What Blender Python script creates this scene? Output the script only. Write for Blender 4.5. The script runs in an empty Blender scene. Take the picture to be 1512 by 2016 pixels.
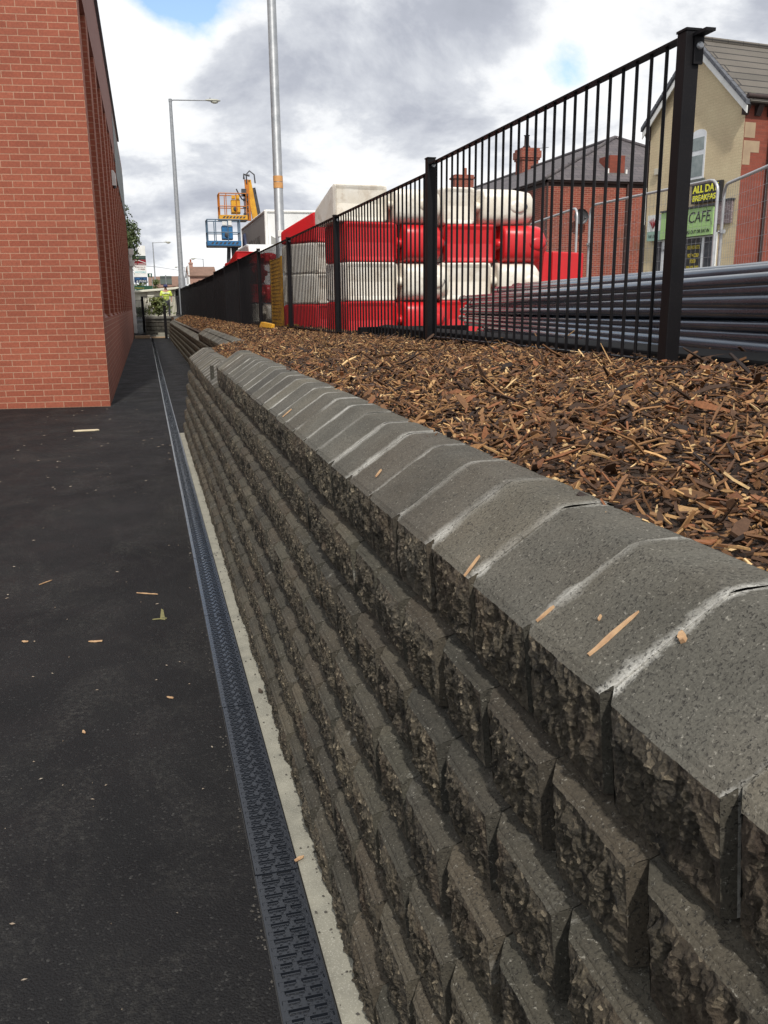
import bpy, math, random
import numpy as np
from mathutils import Vector, Matrix
R_ = math.radians
scn = bpy.context.scene
COL = scn.collection

# ------------------------------------------------------------------ camera
CAM_H = 1.45
cam_d = bpy.data.cameras.new('camera'); cam = bpy.data.objects.new('camera', cam_d); COL.objects.link(cam)
f_, cx_, cy_ = 1700., 756., 1008.
yd = np.array([285.-cx_, -(603.-cy_), -f_]); yd /= np.linalg.norm(yd)
a_ = 830.-cx_; b_ = ((285.-cx_)*a_+f_*f_)/(cy_-603.)
zd = -np.array([a_, -b_, -f_]); zd /= np.linalg.norm(zd)
xd = np.cross(yd, zd)
M = Matrix((tuple(xd)+(0.,), tuple(yd)+(0.,), tuple(zd)+(CAM_H,), (0, 0, 0, 1)))
cam.matrix_world = M
cam_d.sensor_fit = 'HORIZONTAL'; cam_d.sensor_width = 36; cam_d.lens = f_/1512.*36
cam_d.clip_start = 0.05; cam_d.clip_end = 3000
scn.camera = cam

# ------------------------------------------------------------------ world, sun, exposure
SUN_EL, SUN_AZ = R_(50), R_(188)      # azimuth from +Y (path direction) clockwise: behind the camera, a little to the left
W = bpy.data.worlds.new('World'); scn.world = W; W.use_nodes = True
nt = W.node_tree; nt.nodes.clear()
def N(nt, typ, **kw):
    n = nt.nodes.new(typ)
    for k, v in kw.items():
        if k in n.inputs.keys() if isinstance(k, str) else False: n.inputs[k].default_value = v
        else: setattr(n, k, v)
    return n
def L(nt, a, b): nt.links.new(a, b)
def math_n(nt, op, a, b=None, clamp=False):
    n = nt.nodes.new('ShaderNodeMath'); n.operation = op; n.use_clamp = clamp
    for i, v in enumerate((a, b)):
        if v is None: continue
        if isinstance(v, (int, float)): n.inputs[i].default_value = v
        else: L(nt, v, n.inputs[i])
    return n.outputs[0]
def ramp(nt, fac, stops, interp='LINEAR'):
    n = nt.nodes.new('ShaderNodeValToRGB'); n.color_ramp.interpolation = interp
    e = n.color_ramp.elements
    while len(e) < len(stops): e.new(0.5)
    for i, (p, c) in enumerate(stops):
        e[i].position = p; e[i].color = tuple(c)+(1,) if len(c) == 3 else c
    L(nt, fac, n.inputs[0]); return n.outputs[0]
def mix(nt, fac, a, b, mode='MIX'):
    n = nt.nodes.new('ShaderNodeMix'); n.data_type = 'RGBA'; n.blend_type = mode
    for idx, v in ((0, fac), (6, a), (7, b)):
        if isinstance(v, (int, float)): n.inputs[idx].default_value = v
        elif isinstance(v, (tuple, list)): n.inputs[idx].default_value = tuple(v)+((1,) if len(v) == 3 else ())
        else: L(nt, v, n.inputs[idx])
    return n.outputs[2]
sky = N(nt, 'ShaderNodeTexSky', sky_type='NISHITA', sun_disc=False, sun_elevation=SUN_EL, sun_rotation=SUN_AZ)
sky.air_density = 1.0; sky.dust_density = 0.6
tc = N(nt, 'ShaderNodeTexCoord')
sep = N(nt, 'ShaderNodeSeparateXYZ'); L(nt, tc.outputs['Generated'], sep.inputs[0])
zz = math_n(nt, 'ADD', math_n(nt, 'MAXIMUM', sep.outputs[2], 0.0), 0.40)
cmb = N(nt, 'ShaderNodeCombineXYZ')
L(nt, math_n(nt, 'DIVIDE', sep.outputs[0], zz), cmb.inputs[0]); L(nt, math_n(nt, 'DIVIDE', sep.outputs[1], zz), cmb.inputs[1])
CLOUD_OFF = (3.1, 7.4, 0)
mp = N(nt, 'ShaderNodeMapping'); L(nt, cmb.outputs[0], mp.inputs[0]); mp.inputs['Location'].default_value = CLOUD_OFF
def noise(nt, vec, scale, detail=6, rough=.55, dist=0.):
    n = nt.nodes.new('ShaderNodeTexNoise'); L(nt, vec, n.inputs['Vector'])
    n.inputs['Scale'].default_value = scale; n.inputs['Detail'].default_value = detail
    n.inputs['Roughness'].default_value = rough; n.inputs['Distortion'].default_value = dist
    return n.outputs['Fac']
nrm = N(nt, 'ShaderNodeVectorMath', operation='NORMALIZE'); L(nt, tc.outputs['Generated'], nrm.inputs[0])
def bank(val, blobs):
    """push the cloud field up or down around a direction of the sky"""
    for d, rad, amp in blobs:
        dn = N(nt, 'ShaderNodeVectorMath', operation='DISTANCE'); L(nt, nrm.outputs[0], dn.inputs[0]); dn.inputs[1].default_value = d
        g = math_n(nt, 'POWER', 2.718, math_n(nt, 'MULTIPLY', math_n(nt, 'POWER', math_n(nt, 'DIVIDE', dn.outputs['Value'], rad), 2.), -1.))
        val = math_n(nt, 'ADD', val, math_n(nt, 'MULTIPLY', g, amp))
    return val
def skydir(az, el): az, el = R_(az), R_(el); return (math.sin(az)*math.cos(el), math.cos(az)*math.cos(el), math.sin(el))
n1 = bank(noise(nt, mp.outputs[0], 1.9, 12, .58, .15), [(skydir(3, 18.0), .06, -.32), (skydir(-3, 19.5), .05, -.2), (skydir(26.3, 13.8), .045, -.25), (skydir(12, 12), .25, .10), (skydir(1, 9), .12, .1)])
cover = ramp(nt, n1, [(0.33, (0, 0, 0)), (0.43, (1, 1, 1))])
mp2 = N(nt, 'ShaderNodeMapping'); L(nt, cmb.outputs[0], mp2.inputs[0]); mp2.inputs['Location'].default_value = (CLOUD_OFF[0]+.10, CLOUD_OFF[1]+.16, 4.2)
n2 = bank(noise(nt, mp2.outputs[0], 2.6, 12, .6, .2), [(skydir(13, 15), .085, .13), (skydir(21, 16.3), .075, .11), (skydir(5, 10), .06, .07), (skydir(1, 13.3), .055, -.15), (skydir(12, 9.6), .045, -.13), (skydir(24, 11.8), .05, -.12), (skydir(29, 17), .07, -.10), (skydir(7, 7), .06, .03), (skydir(37.5, 15.5), .03, .14), (skydir(1, 7.5), .04, -.06)])
shade = ramp(nt, n2, [(0.43, (11.8, 11.9, 12.0)), (0.50, (10.2, 10.4, 10.7)), (0.55, (7.8, 8.1, 8.7)), (0.64, (5.5, 5.8, 6.6)), (.8, (4.3, 4.6, 5.3))])
blue = mix(nt, 1.0, sky.outputs[0], (2.3, 2.3, 2.3), 'MULTIPLY')
final = mix(nt, cover, blue, shade)
bg = N(nt, 'ShaderNodeBackground'); bg.inputs[1].default_value = 0.074; L(nt, final, bg.inputs[0])
wo = N(nt, 'ShaderNodeOutputWorld'); L(nt, bg.outputs[0], wo.inputs[0])
sd = bpy.data.lights.new('sun', 'SUN'); sd.energy = 3.1; sd.angle = R_(2.0); sd.color = (1, .95, .88)
sun = bpy.data.objects.new('sun', sd); COL.objects.link(sun)
sdir = Vector((math.sin(SUN_AZ)*math.cos(SUN_EL), math.cos(SUN_AZ)*math.cos(SUN_EL), math.sin(SUN_EL)))
sun.rotation_euler = sdir.to_track_quat('Z', 'Y').to_euler()
vs = scn.view_settings; vs.view_transform = 'Standard'; vs.look = 'None'; vs.gamma = 1; vs.use_curve_mapping = False
vs.exposure = 0.32

# ------------------------------------------------------------------ noise in numpy
def _h(ix, iy, iz, s):
    n = (ix.astype(np.int64)*374761393+iy.astype(np.int64)*668265263+iz.astype(np.int64)*2147483647+s*974711) & 0xffffffff
    n = ((n ^ (n >> 13))*1274126177) & 0xffffffff
    n = ((n ^ (n >> 16))*2246822519) & 0xffffffff
    return ((n ^ (n >> 13)) & 0xffff)/65535.0*2-1
def vnoise(p, s=0):
    p = np.asarray(p, float); i = np.floor(p); f = p-i; f = f*f*(3-2*f)
    r = 0
    for dx in (0, 1):
        for dy in (0, 1):
            for dz in (0, 1):
                w = (f[..., 0] if dx else 1-f[..., 0])*(f[..., 1] if dy else 1-f[..., 1])*(f[..., 2] if dz else 1-f[..., 2])
                r = r+w*_h(i[..., 0]+dx, i[..., 1]+dy, i[..., 2]+dz, s)
    return r
def fbm(p, o=4, s=0, g=.5):
    r = 0; a = 1.; p = np.asarray(p, float)
    for k in range(o): r = r+a*vnoise(p*(2.03**k)+k*17.3, s+k); a *= g
    return r

# ------------------------------------------------------------------ materials
def pm(name, c1, c2=None, rough=.8, ns=6., bump=.0, bs=80., bdist=.002, metal=0., spec=.5, speck=None, coord='Object', rrange=0.0):
    m = bpy.data.materials.new(name); m.use_nodes = True; t = m.node_tree
    b = t.nodes['Principled BSDF']
    tcn = t.nodes.new('ShaderNodeTexCoord'); v = tcn.outputs[coord]
    c2 = c2 or tuple(x*.75 for x in c1)
    f = noise(t, v, ns, 6, .6)
    f = ramp(t, f, [(.3, (0, 0, 0)), (.7, (1, 1, 1))])
    c = mix(t, f, c1, c2)
    if speck:
        sc, amt, col = speck
        f2 = noise(t, v, sc, 3, .6)
        f2 = ramp(t, f2, [(.55, (0, 0, 0)), (.68, (amt,)*3)])
        c = mix(t, f2, c, col)
    L(t, c, b.inputs['Base Color'])
    b.inputs['Roughness'].default_value = rough; b.inputs['Metallic'].default_value = metal
    b.inputs['Specular IOR Level'].default_value = spec
    if rrange:
        L(t, math_n(t, 'ADD', math_n(t, 'MULTIPLY', noise(t, v, ns*2, 4), rrange), rough-rrange/2), b.inputs['Roughness'])
    if bump:
        bn = t.nodes.new('ShaderNodeBump'); bn.inputs['Strength'].default_value = bump; bn.inputs['Distance'].default_value = bdist
        L(t, noise(t, v, bs, 5, .6), bn.inputs['Height']); L(t, bn.outputs[0], b.inputs['Normal'])
    return m
def brick_mat(name, b1, b2, mortar, bw=.265, rh=.088, ms=.006, wear=None, bump=.4, rough=.85, bias=0.):
    m = bpy.data.materials.new(name); m.use_nodes = True; t = m.node_tree
    b = t.nodes['Principled BSDF']
    uv = t.nodes.new('ShaderNodeUVMap'); uv.uv_map = 'UVMap'
    br = t.nodes.new('ShaderNodeTexBrick'); L(t, uv.outputs[0], br.inputs['Vector'])
    br.inputs['Scale'].default_value = 1.; br.inputs['Brick Width'].default_value = bw; br.inputs['Row Height'].default_value = rh
    br.inputs['Mortar Size'].default_value = ms; br.inputs['Mortar Smooth'].default_value = .2; br.inputs['Bias'].default_value = bias
    br.inputs['Color1'].default_value = tuple(b1)+(1,); br.inputs['Color2'].default_value = tuple(b2)+(1,); br.inputs['Mortar'].default_value = tuple(mortar)+(1,)
    nz = noise(t, uv.outputs[0], 30, 5, .65)
    c = mix(t, .35, br.outputs['Color'], ramp(t, nz, [(.3, (.25, .25, .25)), (.7, (.75, .75, .75))]), 'OVERLAY')
    nz2 = noise(t, uv.outputs[0], .9, 5, .6)
    c = mix(t, .35, c, ramp(t, nz2, [(.3, (.32, .32, .32)), (.7, (.68, .68, .68))]), 'OVERLAY')
    if wear:
        sc, lo, col = wear
        c = mix(t, ramp(t, noise(t, uv.outputs[0], sc, 5, .65), [(lo, (0, 0, 0)), (lo+.12, (.8, .8, .8))]), c, col)
    L(t, c, b.inputs['Base Color']); b.inputs['Roughness'].default_value = rough
    bn = t.nodes.new('ShaderNodeBump'); bn.inputs['Strength'].default_value = bump; bn.inputs['Distance'].default_value = .008
    h = math_n(t, 'SUBTRACT', math_n(t, 'MULTIPLY', nz, .35), br.outputs['Fac'])
    L(t, h, bn.inputs['Height']); L(t, bn.outputs[0], b.inputs['Normal'])
    return m

# ------------------------------------------------------------------ mesh builder
class MB:
    def __init__(s): s.v = []; s.f = []; s.sm = []
    def add(s, vs, fs, smooth=False):
        o = len(s.v); s.v += [tuple(p) for p in vs]; s.f += [tuple(i+o for i in q) for q in fs]; s.sm += [smooth]*len(fs); return s
    def hexa(s, p):   # 8 points: bottom 4 ccw, top 4 ccw
        return s.add(p, [(3, 2, 1, 0), (4, 5, 6, 7), (0, 1, 5, 4), (1, 2, 6, 5), (2, 3, 7, 6), (3, 0, 4, 7)])
    def box(s, c, d, rz=0., rx=0., ry=0.):
        m = Matrix.Rotation(rz, 3, 'Z') @ Matrix.Rotation(ry, 3, 'Y') @ Matrix.Rotation(rx, 3, 'X')
        h = [x/2 for x in d]; P = []
        for z in (-h[2], h[2]):
            for x, y in ((-h[0], -h[1]), (h[0], -h[1]), (h[0], h[1]), (-h[0], h[1])):
                P.append(Vector(c)+m @ Vector((x, y, z)))
        return s.hexa(P)
    def b2(s, lo, hi): return s.box([(a+b)/2 for a, b in zip(lo, hi)], [b-a for a, b in zip(lo, hi)])
    def tube(s, pts, r, n=8, cap=True):
        pts = [Vector(p) for p in pts]; rs = r if isinstance(r, (list, tuple)) else [r]*len(pts)
        V = []; F = []; up = None
        for i, p in enumerate(pts):
            t = (pts[min(i+1, len(pts)-1)]-pts[max(i-1, 0)]).normalized()
            if up is None: up = t.orthogonal().normalized()
            else:
                up = (up-t*up.dot(t));
                up = up.normalized() if up.length > 1e-5 else t.orthogonal().normalized()
            bb = t.cross(up)
            for k in range(n):
                a = 2*math.pi*(k+.5)/n; V.append(p+(up*math.cos(a)+bb*math.sin(a))*rs[i])
        for i in range(len(pts)-1):
            for k in range(n):
                k2 = (k+1) % n; F.append((i*n+k, i*n+k2, (i+1)*n+k2, (i+1)*n+k))
        s.add(V, F, n > 5)
        if cap:
            s.add(V[:n], [tuple(range(n-1, -1, -1))]); s.add(V[-n:], [tuple(range(n))])
        return s
    def prism(s, poly, axis, a, b):   # poly 2-D points, extruded along axis 'x','y','z'
        def P(q, h):
            if axis == 'x': return (h, q[0], q[1])
            if axis == 'y': return (q[0], h, q[1])
            return (q[0], q[1], h)
        n = len(poly); V = [P(q, a) for q in poly]+[P(q, b) for q in poly]
        F = [tuple(range(n-1, -1, -1)), tuple(range(n, 2*n))]+[(i, (i+1) % n, n+(i+1) % n, n+i) for i in range(n)]
        return s.add(V, F)
    def loft(s, rings, smooth=True, cap=True):
        n = len(rings[0]); V = [p for r in rings for p in r]
        F = [(i*n+k, i*n+(k+1) % n, (i+1)*n+(k+1) % n, (i+1)*n+k) for i in range(len(rings)-1) for k in range(n)]
        if cap: F += [tuple(range(n-1, -1, -1)), tuple(range(len(V)-n, len(V)))]
        return s.add(V, F, smooth)
    def sphere(s, c, r, nu=12, nv=8):
        rr = r if isinstance(r, (tuple, list)) else (r, r, r); V = []; F = []
        for j in range(nv+1):
            th = math.pi*j/nv
            for k in range(nu):
                ph = 2*math.pi*k/nu
                V.append((c[0]+rr[0]*math.sin(th)*math.cos(ph), c[1]+rr[1]*math.sin(th)*math.sin(ph), c[2]+rr[2]*math.cos(th)))
        for j in range(nv):
            for k in range(nu): F.append((j*nu+k, (j+1)*nu+k, (j+1)*nu+(k+1) % nu, j*nu+(k+1) % nu))
        return s.add(V, F, True)
    def build(s, name, mat, parent=None, loc=None, uv=False, recalc=True, bevel=0.):
        me = bpy.data.meshes.new(name); me.from_pydata(s.v, [], s.f); me.update()
        return finish(me, name, mat, parent, loc, uv, s.sm, recalc, bevel)
def finish(me, name, mat, parent=None, loc=None, uv=False, sm=None, recalc=False, bevel=0.):
    if recalc or bevel:
        import bmesh
        bm = bmesh.new(); bm.from_mesh(me)
        bmesh.ops.remove_doubles(bm, verts=bm.verts, dist=1e-6) if not sm or len(set(sm)) == 1 else None
        bmesh.ops.recalc_face_normals(bm, faces=bm.faces)
        if bevel: bmesh.ops.bevel(bm, geom=[e for e in bm.edges if len(e.link_faces) == 2 and e.calc_face_angle(0) > .6], offset=bevel, segments=2, profile=.6, affect='EDGES')
        bm.to_mesh(me); bm.free()
    if sm and not bevel and len(sm) == len(me.polygons): me.polygons.foreach_set('use_smooth', sm)
    o = bpy.data.objects.new(name, me); COL.objects.link(o)
    if mat:
        for x in (mat if isinstance(mat, (list, tuple)) else [mat]): me.materials.append(x)
    if uv: boxuv(me)
    if loc: o.location = loc
    if parent: o.parent = parent
    return o
def boxuv(me):
    uvl = me.uv_layers.new(name='UVMap')
    for p in me.polygons:
        n = p.normal
        for li in p.loop_indices:
            c = me.vertices[me.loops[li].vertex_index].co
            if abs(n.z) > .95: uv = (c.x, c.y)
            elif abs(n.x) > abs(n.y)*1.2: uv = (c.y, c.z*(1/math.sqrt(max(1-n.z*n.z, .1))))
            else: uv = (c.x, c.z*(1/math.sqrt(max(1-n.z*n.z, .1))))
            uvl.data[li].uv = uv
def npmesh(name, V, F, mat, parent=None, smooth=False, col=None):
    """V (n,3) array, F (m,4) or (m,3) array of indices"""
    me = bpy.data.meshes.new(name); k = F.shape[1]
    me.vertices.add(len(V)); me.vertices.foreach_set('co', np.ascontiguousarray(V, dtype=np.float32).ravel())
    me.loops.add(F.size); me.loops.foreach_set('vertex_index', np.ascontiguousarray(F, dtype=np.int32).ravel())
    me.polygons.add(len(F)); me.polygons.foreach_set('loop_start', np.arange(0, F.size, k, dtype=np.int32))
    me.polygons.foreach_set('use_smooth', np.full(len(F), smooth)); me.update(calc_edges=True); me.validate()
    if col is not None:
        ca = me.color_attributes.new('tint', 'FLOAT_COLOR', 'POINT'); ca.data.foreach_set('color', np.ascontiguousarray(col, dtype=np.float32).ravel())
    o = bpy.data.objects.new(name, me); COL.objects.link(o); me.materials.append(mat)
    if parent: o.parent = parent
    return o
def grid_faces(nu, nv, off=0):
    i = np.arange(nu-1)[:, None]*nv+np.arange(nv-1)[None, :]
    return (np.stack([i, i+1, i+nv+1, i+nv], -1).reshape(-1, 4))+off
def thing(name, label, cat, loc=(0, 0, 0), rz=0., group=None):
    o = bpy.data.objects.new(name, None); COL.objects.link(o); o.empty_display_size = .2
    o.location = loc; o.rotation_euler = (0, 0, rz); return tag(o, label, cat, group)
def tag(o, label, cat, group=None):
    o['label'] = label; o['category'] = cat
    if group: o['group'] = group
    return o
def struct(o, kind='structure'): o['kind'] = kind; return o
def copy_tree(o, parent=None):
    c = o.copy(); COL.objects.link(c)
    if parent: c.parent = parent
    for ch in list(o.children): copy_tree(ch, c)
    return c
def lettering(txt, size, mat, parent, org, xdir, zdir=(0, 0, 1), width=None, extr=.004, name='lettering', shear=0., align='LEFT', bold=0.):
    """flat raised letters: baseline start org, along xdir, up zdir"""
    cu = bpy.data.curves.new('t', 'FONT'); cu.body = txt; cu.size = size; cu.extrude = extr; cu.shear = shear; cu.align_x = align; cu.offset = bold
    to = bpy.data.objects.new('t', cu); COL.objects.link(to)
    dg = bpy.context.evaluated_depsgraph_get(); dg.update()
    me = bpy.data.meshes.new_from_object(to.evaluated_get(dg)); bpy.data.objects.remove(to); bpy.data.curves.remove(cu)
    me.name = name; me.materials.clear()
    xs = [v.co.x for v in me.vertices]; w = max(xs)-min(xs); k = (width/w) if width else 1.
    X = Vector(xdir).normalized(); Z = Vector(zdir).normalized(); Nn = X.cross(Z)
    mtx = Matrix(((X.x*k, Z.x, Nn.x, org[0]), (X.y*k, Z.y, Nn.y, org[1]), (X.z*k, Z.z, Nn.z, org[2]), (0, 0, 0, 1)))
    me.transform(mtx)
    o = bpy.data.objects.new(name, me); COL.objects.link(o); me.materials.append(mat); o.parent = parent
    return o

# ================================================================== MATERIALS
m_black = pm('black_powder_coat', (.005, .005, .006), (.009, .008, .009), spec=.14, rough=.5, ns=4, bump=.15, bs=300, bdist=.0006, speck=(220, .15, (.05, .045, .04)), rrange=.12)
m_blackflat = pm('black_plastic_sheet', (.004, .004, .005), (.008, .008, .008), rough=.7, ns=5, spec=.1)
m_galv = pm('galvanised_steel', (.22, .235, .25), (.33, .34, .35), rough=.5, ns=9, metal=.35, bump=.1, bs=120, speck=(40, .3, (.16, .17, .18)))
m_galvl = pm('bright_galvanised_tube', (.38, .39, .4), (.5, .5, .5), rough=.38, ns=12, metal=.5)
m_bolt = pm('zinc_bolt', (.3, .31, .32), (.42, .42, .42), rough=.4, metal=.5, ns=60)
m_white_pl = pm('white_plastic', (.78, .76, .70), (.62, .56, .46), rough=.42, ns=2.2, speck=(7, .35, (.33, .24, .16)), bump=.12, bs=14, bdist=.01)
m_red_pl = pm('red_plastic', (.60, .012, .016), (.46, .014, .018), rough=.38, ns=2.5, speck=(6, .2, (.25, .05, .04)), bump=.12, bs=14, bdist=.01)
m_duct = pm('glossy_black_duct', (.07, .09, .115), (.045, .058, .078), rough=.17, ns=3, rrange=.14, spec=1., metal=.3, speck=(160, .25, (.12, .12, .12)), bump=.05, bs=20, bdist=.002)
m_yel = pm('yellow_paint', (.72, .38, .02), (.55, .26, .015), rough=.45, ns=5, speck=(15, .3, (.25, .12, .03)))
m_orange = pm('orange_paint', (.52, .17, .012), (.4, .12, .01), rough=.5, ns=6)
m_blue = pm('blue_paint', (.02, .16, .36), (.02, .11, .26), rough=.45, ns=5, speck=(12, .3, (.2, .28, .36)))
m_dkgrey = pm('dark_grey_metal', (.03, .032, .036), (.06, .06, .065), rough=.5, ns=6)
m_conc_strip = pm('footing_concrete', (.27, .26, .21), (.17, .165, .135), rough=.9, ns=9, bump=.5, bs=150, bdist=.003, speck=(260, .5, (.45, .44, .38)), coord='Object')
m_chip = pm('pale_wood', (.50, .33, .18), (.33, .19, .10), rough=.8, ns=40, bump=.3, bs=200)
m_glass = pm('window_glass', (.03, .04, .05), (.08, .09, .1), rough=.12, ns=3, spec=.8)
m_upvc = pm('white_upvc', (.75, .77, .78), (.62, .64, .66), rough=.35, ns=6)
m_slate = brick_mat('roof_slate', (.075, .066, .072), (.11, .095, .098), (.03, .028, .03), bw=.5, rh=.28, ms=.012, bump=.5, wear=(1.6, .56, (.10, .10, .075)))
m_tile = brick_mat('concrete_roof_tile', (.095, .085, .072), (.12, .105, .088), (.02, .018, .016), bw=30., rh=.36, ms=.028, bump=.9, wear=(2., .6, (.10, .10, .07)))
m_brick_new = brick_mat('new_red_brick', (.235, .060, .031), (.285, .080, .043), (.36, .20, .13), wear=(2.5, .68, (.36, .14, .10)))
m_brick_old = brick_mat('old_red_brick', (.25, .052, .03), (.165, .036, .022), (.36, .2, .14), bw=.26, rh=.085, ms=.007, wear=(.5, .56, (.14, .06, .035)))
m_brick_acc = brick_mat('accrington_red_brick', (.22, .05, .028), (.165, .038, .022), (.16, .06, .04), bw=.26, rh=.085, ms=.004, wear=(.6, .6, (.2, .06, .04)))
m_cream = brick_mat('cream_painted_brick', (.60, .49, .31), (.57, .465, .29), (.50, .41, .26), bw=.24, rh=.085, ms=.006, bump=.35, wear=(1.4, .64, (.33, .27, .18)))
m_lintel = pm('smooth_red_render', (.25, .115, .09), (.215, .10, .08), rough=.85, ns=2, bump=.15, bs=60, bdist=.002)
m_eave = pm('blue_grey_eave', (.05, .06, .085), (.03, .036, .05), rough=.4, ns=3)
m_greypan = pm('grey_soffit_panel', (.13, .14, .125), (.10, .11, .10), rough=.6, ns=2)
m_white = pm('white_paint', (.78, .78, .76), (.64, .64, .6), rough=.5, ns=3)
m_leaf = pm('leaf_green', (.045, .075, .022), (.09, .12, .04), rough=.6, ns=1.5)
m_leafy = pm('leaf_yellow_green', (.13, .15, .035), (.07, .10, .03), rough=.6, ns=1.5)
m_bark = pm('bark', (.07, .05, .035), (.04, .03, .022), rough=.9, ns=20, bump=.5, bs=40, bdist=.01)
m_roadsign = pm('sign_back_grey', (.10, .125, .11), (.085, .105, .095), rough=.5, ns=3)
m_green = pm('dark_green_board', (.012, .07, .04), (.01, .055, .03), rough=.4, ns=3)
m_lime = pm('lime_green_board', (.36, .56, .22), (.33, .52, .2), rough=.4, ns=2)
m_teal = pm('pale_teal_board', (.28, .44, .36), (.25, .4, .33), rough=.4, ns=2)
m_ink = pm('black_lettering', (.012, .012, .014), (.02, .02, .02), rough=.5, ns=9)
m_navy = pm('navy_ink', (.02, .03, .07), (.03, .04, .09), rough=.5, ns=9)
m_ylet = pm('bright_yellow_lettering', (.85, .83, .06), (.75, .72, .05), rough=.5, ns=9)
m_ydul = pm('mustard_lettering', (.42, .34, .03), (.36, .28, .03), rough=.5, ns=9)
m_asphalt2 = pm('road_asphalt', (.06, .062, .066), (.045, .047, .05), rough=.9, ns=1.2, bump=.3, bs=60, bdist=.004)
m_cabin = pm('white_truck_paint', (.72, .73, .72), (.6, .61, .6), rough=.35, ns=1.5, speck=(5, .15, (.4, .38, .34)))
m_truckgrey = pm('grey_truck_side', (.27, .27, .25), (.22, .22, .205), rough=.4, ns=1.2)
m_terrac = pm('terracotta', (.3, .1, .05), (.22, .07, .04), rough=.85, ns=8)
m_tarp = pm('cream_sheeting', (.68, .66, .55), (.55, .53, .43), rough=.6, ns=.8, bump=.5, bs=3, bdist=.05)
m_hiviz = pm('hi_vis_yellow', (.62, .75, .12), (.5, .62, .08), rough=.7, ns=8)
m_trouser = pm('dark_trousers', (.02, .022, .035), (.03, .03, .045), rough=.9, ns=8)
m_skin = pm('skin', (.45, .25, .18), (.4, .22, .15), rough=.6, ns=10)
m_cap = pm('navy_cap', (.03, .035, .12), (.02, .025, .08), rough=.8, ns=10)

def asphalt_mat():
    m = bpy.data.materials.new('new_asphalt'); m.use_nodes = True; t = m.node_tree; b = t.nodes['Principled BSDF']
    g = t.nodes.new('ShaderNodeNewGeometry'); v = g.outputs['Position']
    c = mix(t, ramp(t, noise(t, v, 1.1, 7, .62, .4), [(.3, (0, 0, 0)), (.7, (1, 1, 1))]), (.0075, .0076, .0085), (.0155, .0155, .016))
    # pale dusty scuffs, patchy and streaked
    mpn = t.nodes.new('ShaderNodeMapping'); L(t, v, mpn.inputs[0]); mpn.inputs['Scale'].default_value = (1.0, .55, 1)
    d = math_n(t, 'MULTIPLY', ramp(t, noise(t, mpn.outputs[0], 2.3, 6, .7, .6), [(.48, (0, 0, 0)), (.78, (1, 1, 1))]), ramp(t, noise(t, v, 42, 8, .85), [(.46, (0, 0, 0)), (.64, (1, 1, 1))]))
    c = mix(t, math_n(t, 'MULTIPLY', d, .6), c, (.12, .115, .10))
    vo = t.nodes.new('ShaderNodeTexVoronoi'); L(t, v, vo.inputs['Vector']); vo.inputs['Scale'].default_value = 170
    sp = ramp(t, vo.outputs['Color'], [(.80, (0, 0, 0)), (.95, (1, 1, 1))])
    sp = math_n(t, 'MULTIPLY', sp, ramp(t, noise(t, v, 9, 4, .7), [(.35, (.25,)*3), (.65, (1, 1, 1))]))
    c = mix(t, math_n(t, 'MULTIPLY', sp, .55), c, (.085, .083, .078))
    c = mix(t, .7, c, ramp(t, noise(t, v, 240, 4, .85), [(.34, (.15,)*3), (.66, (.85,)*3)]), 'OVERLAY')
    L(t, c, b.inputs['Base Color'])
    L(t, ramp(t, noise(t, v, 3, 4), [(.3, (.62,)*3), (.7, (.85,)*3)]), b.inputs['Roughness']); b.inputs['Specular IOR Level'].default_value = .18
    bn = t.nodes.new('ShaderNodeBump'); bn.inputs['Strength'].default_value = .8; bn.inputs['Distance'].default_value = .004
    h = math_n(t, 'ADD', math_n(t, 'MULTIPLY', vo.outputs['Distance'], -1.), noise(t, v, 320, 3))
    L(t, h, bn.inputs['Height']); L(t, bn.outputs[0], b.inputs['Normal'])
    return m
m_asphalt = asphalt_mat()

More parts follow.
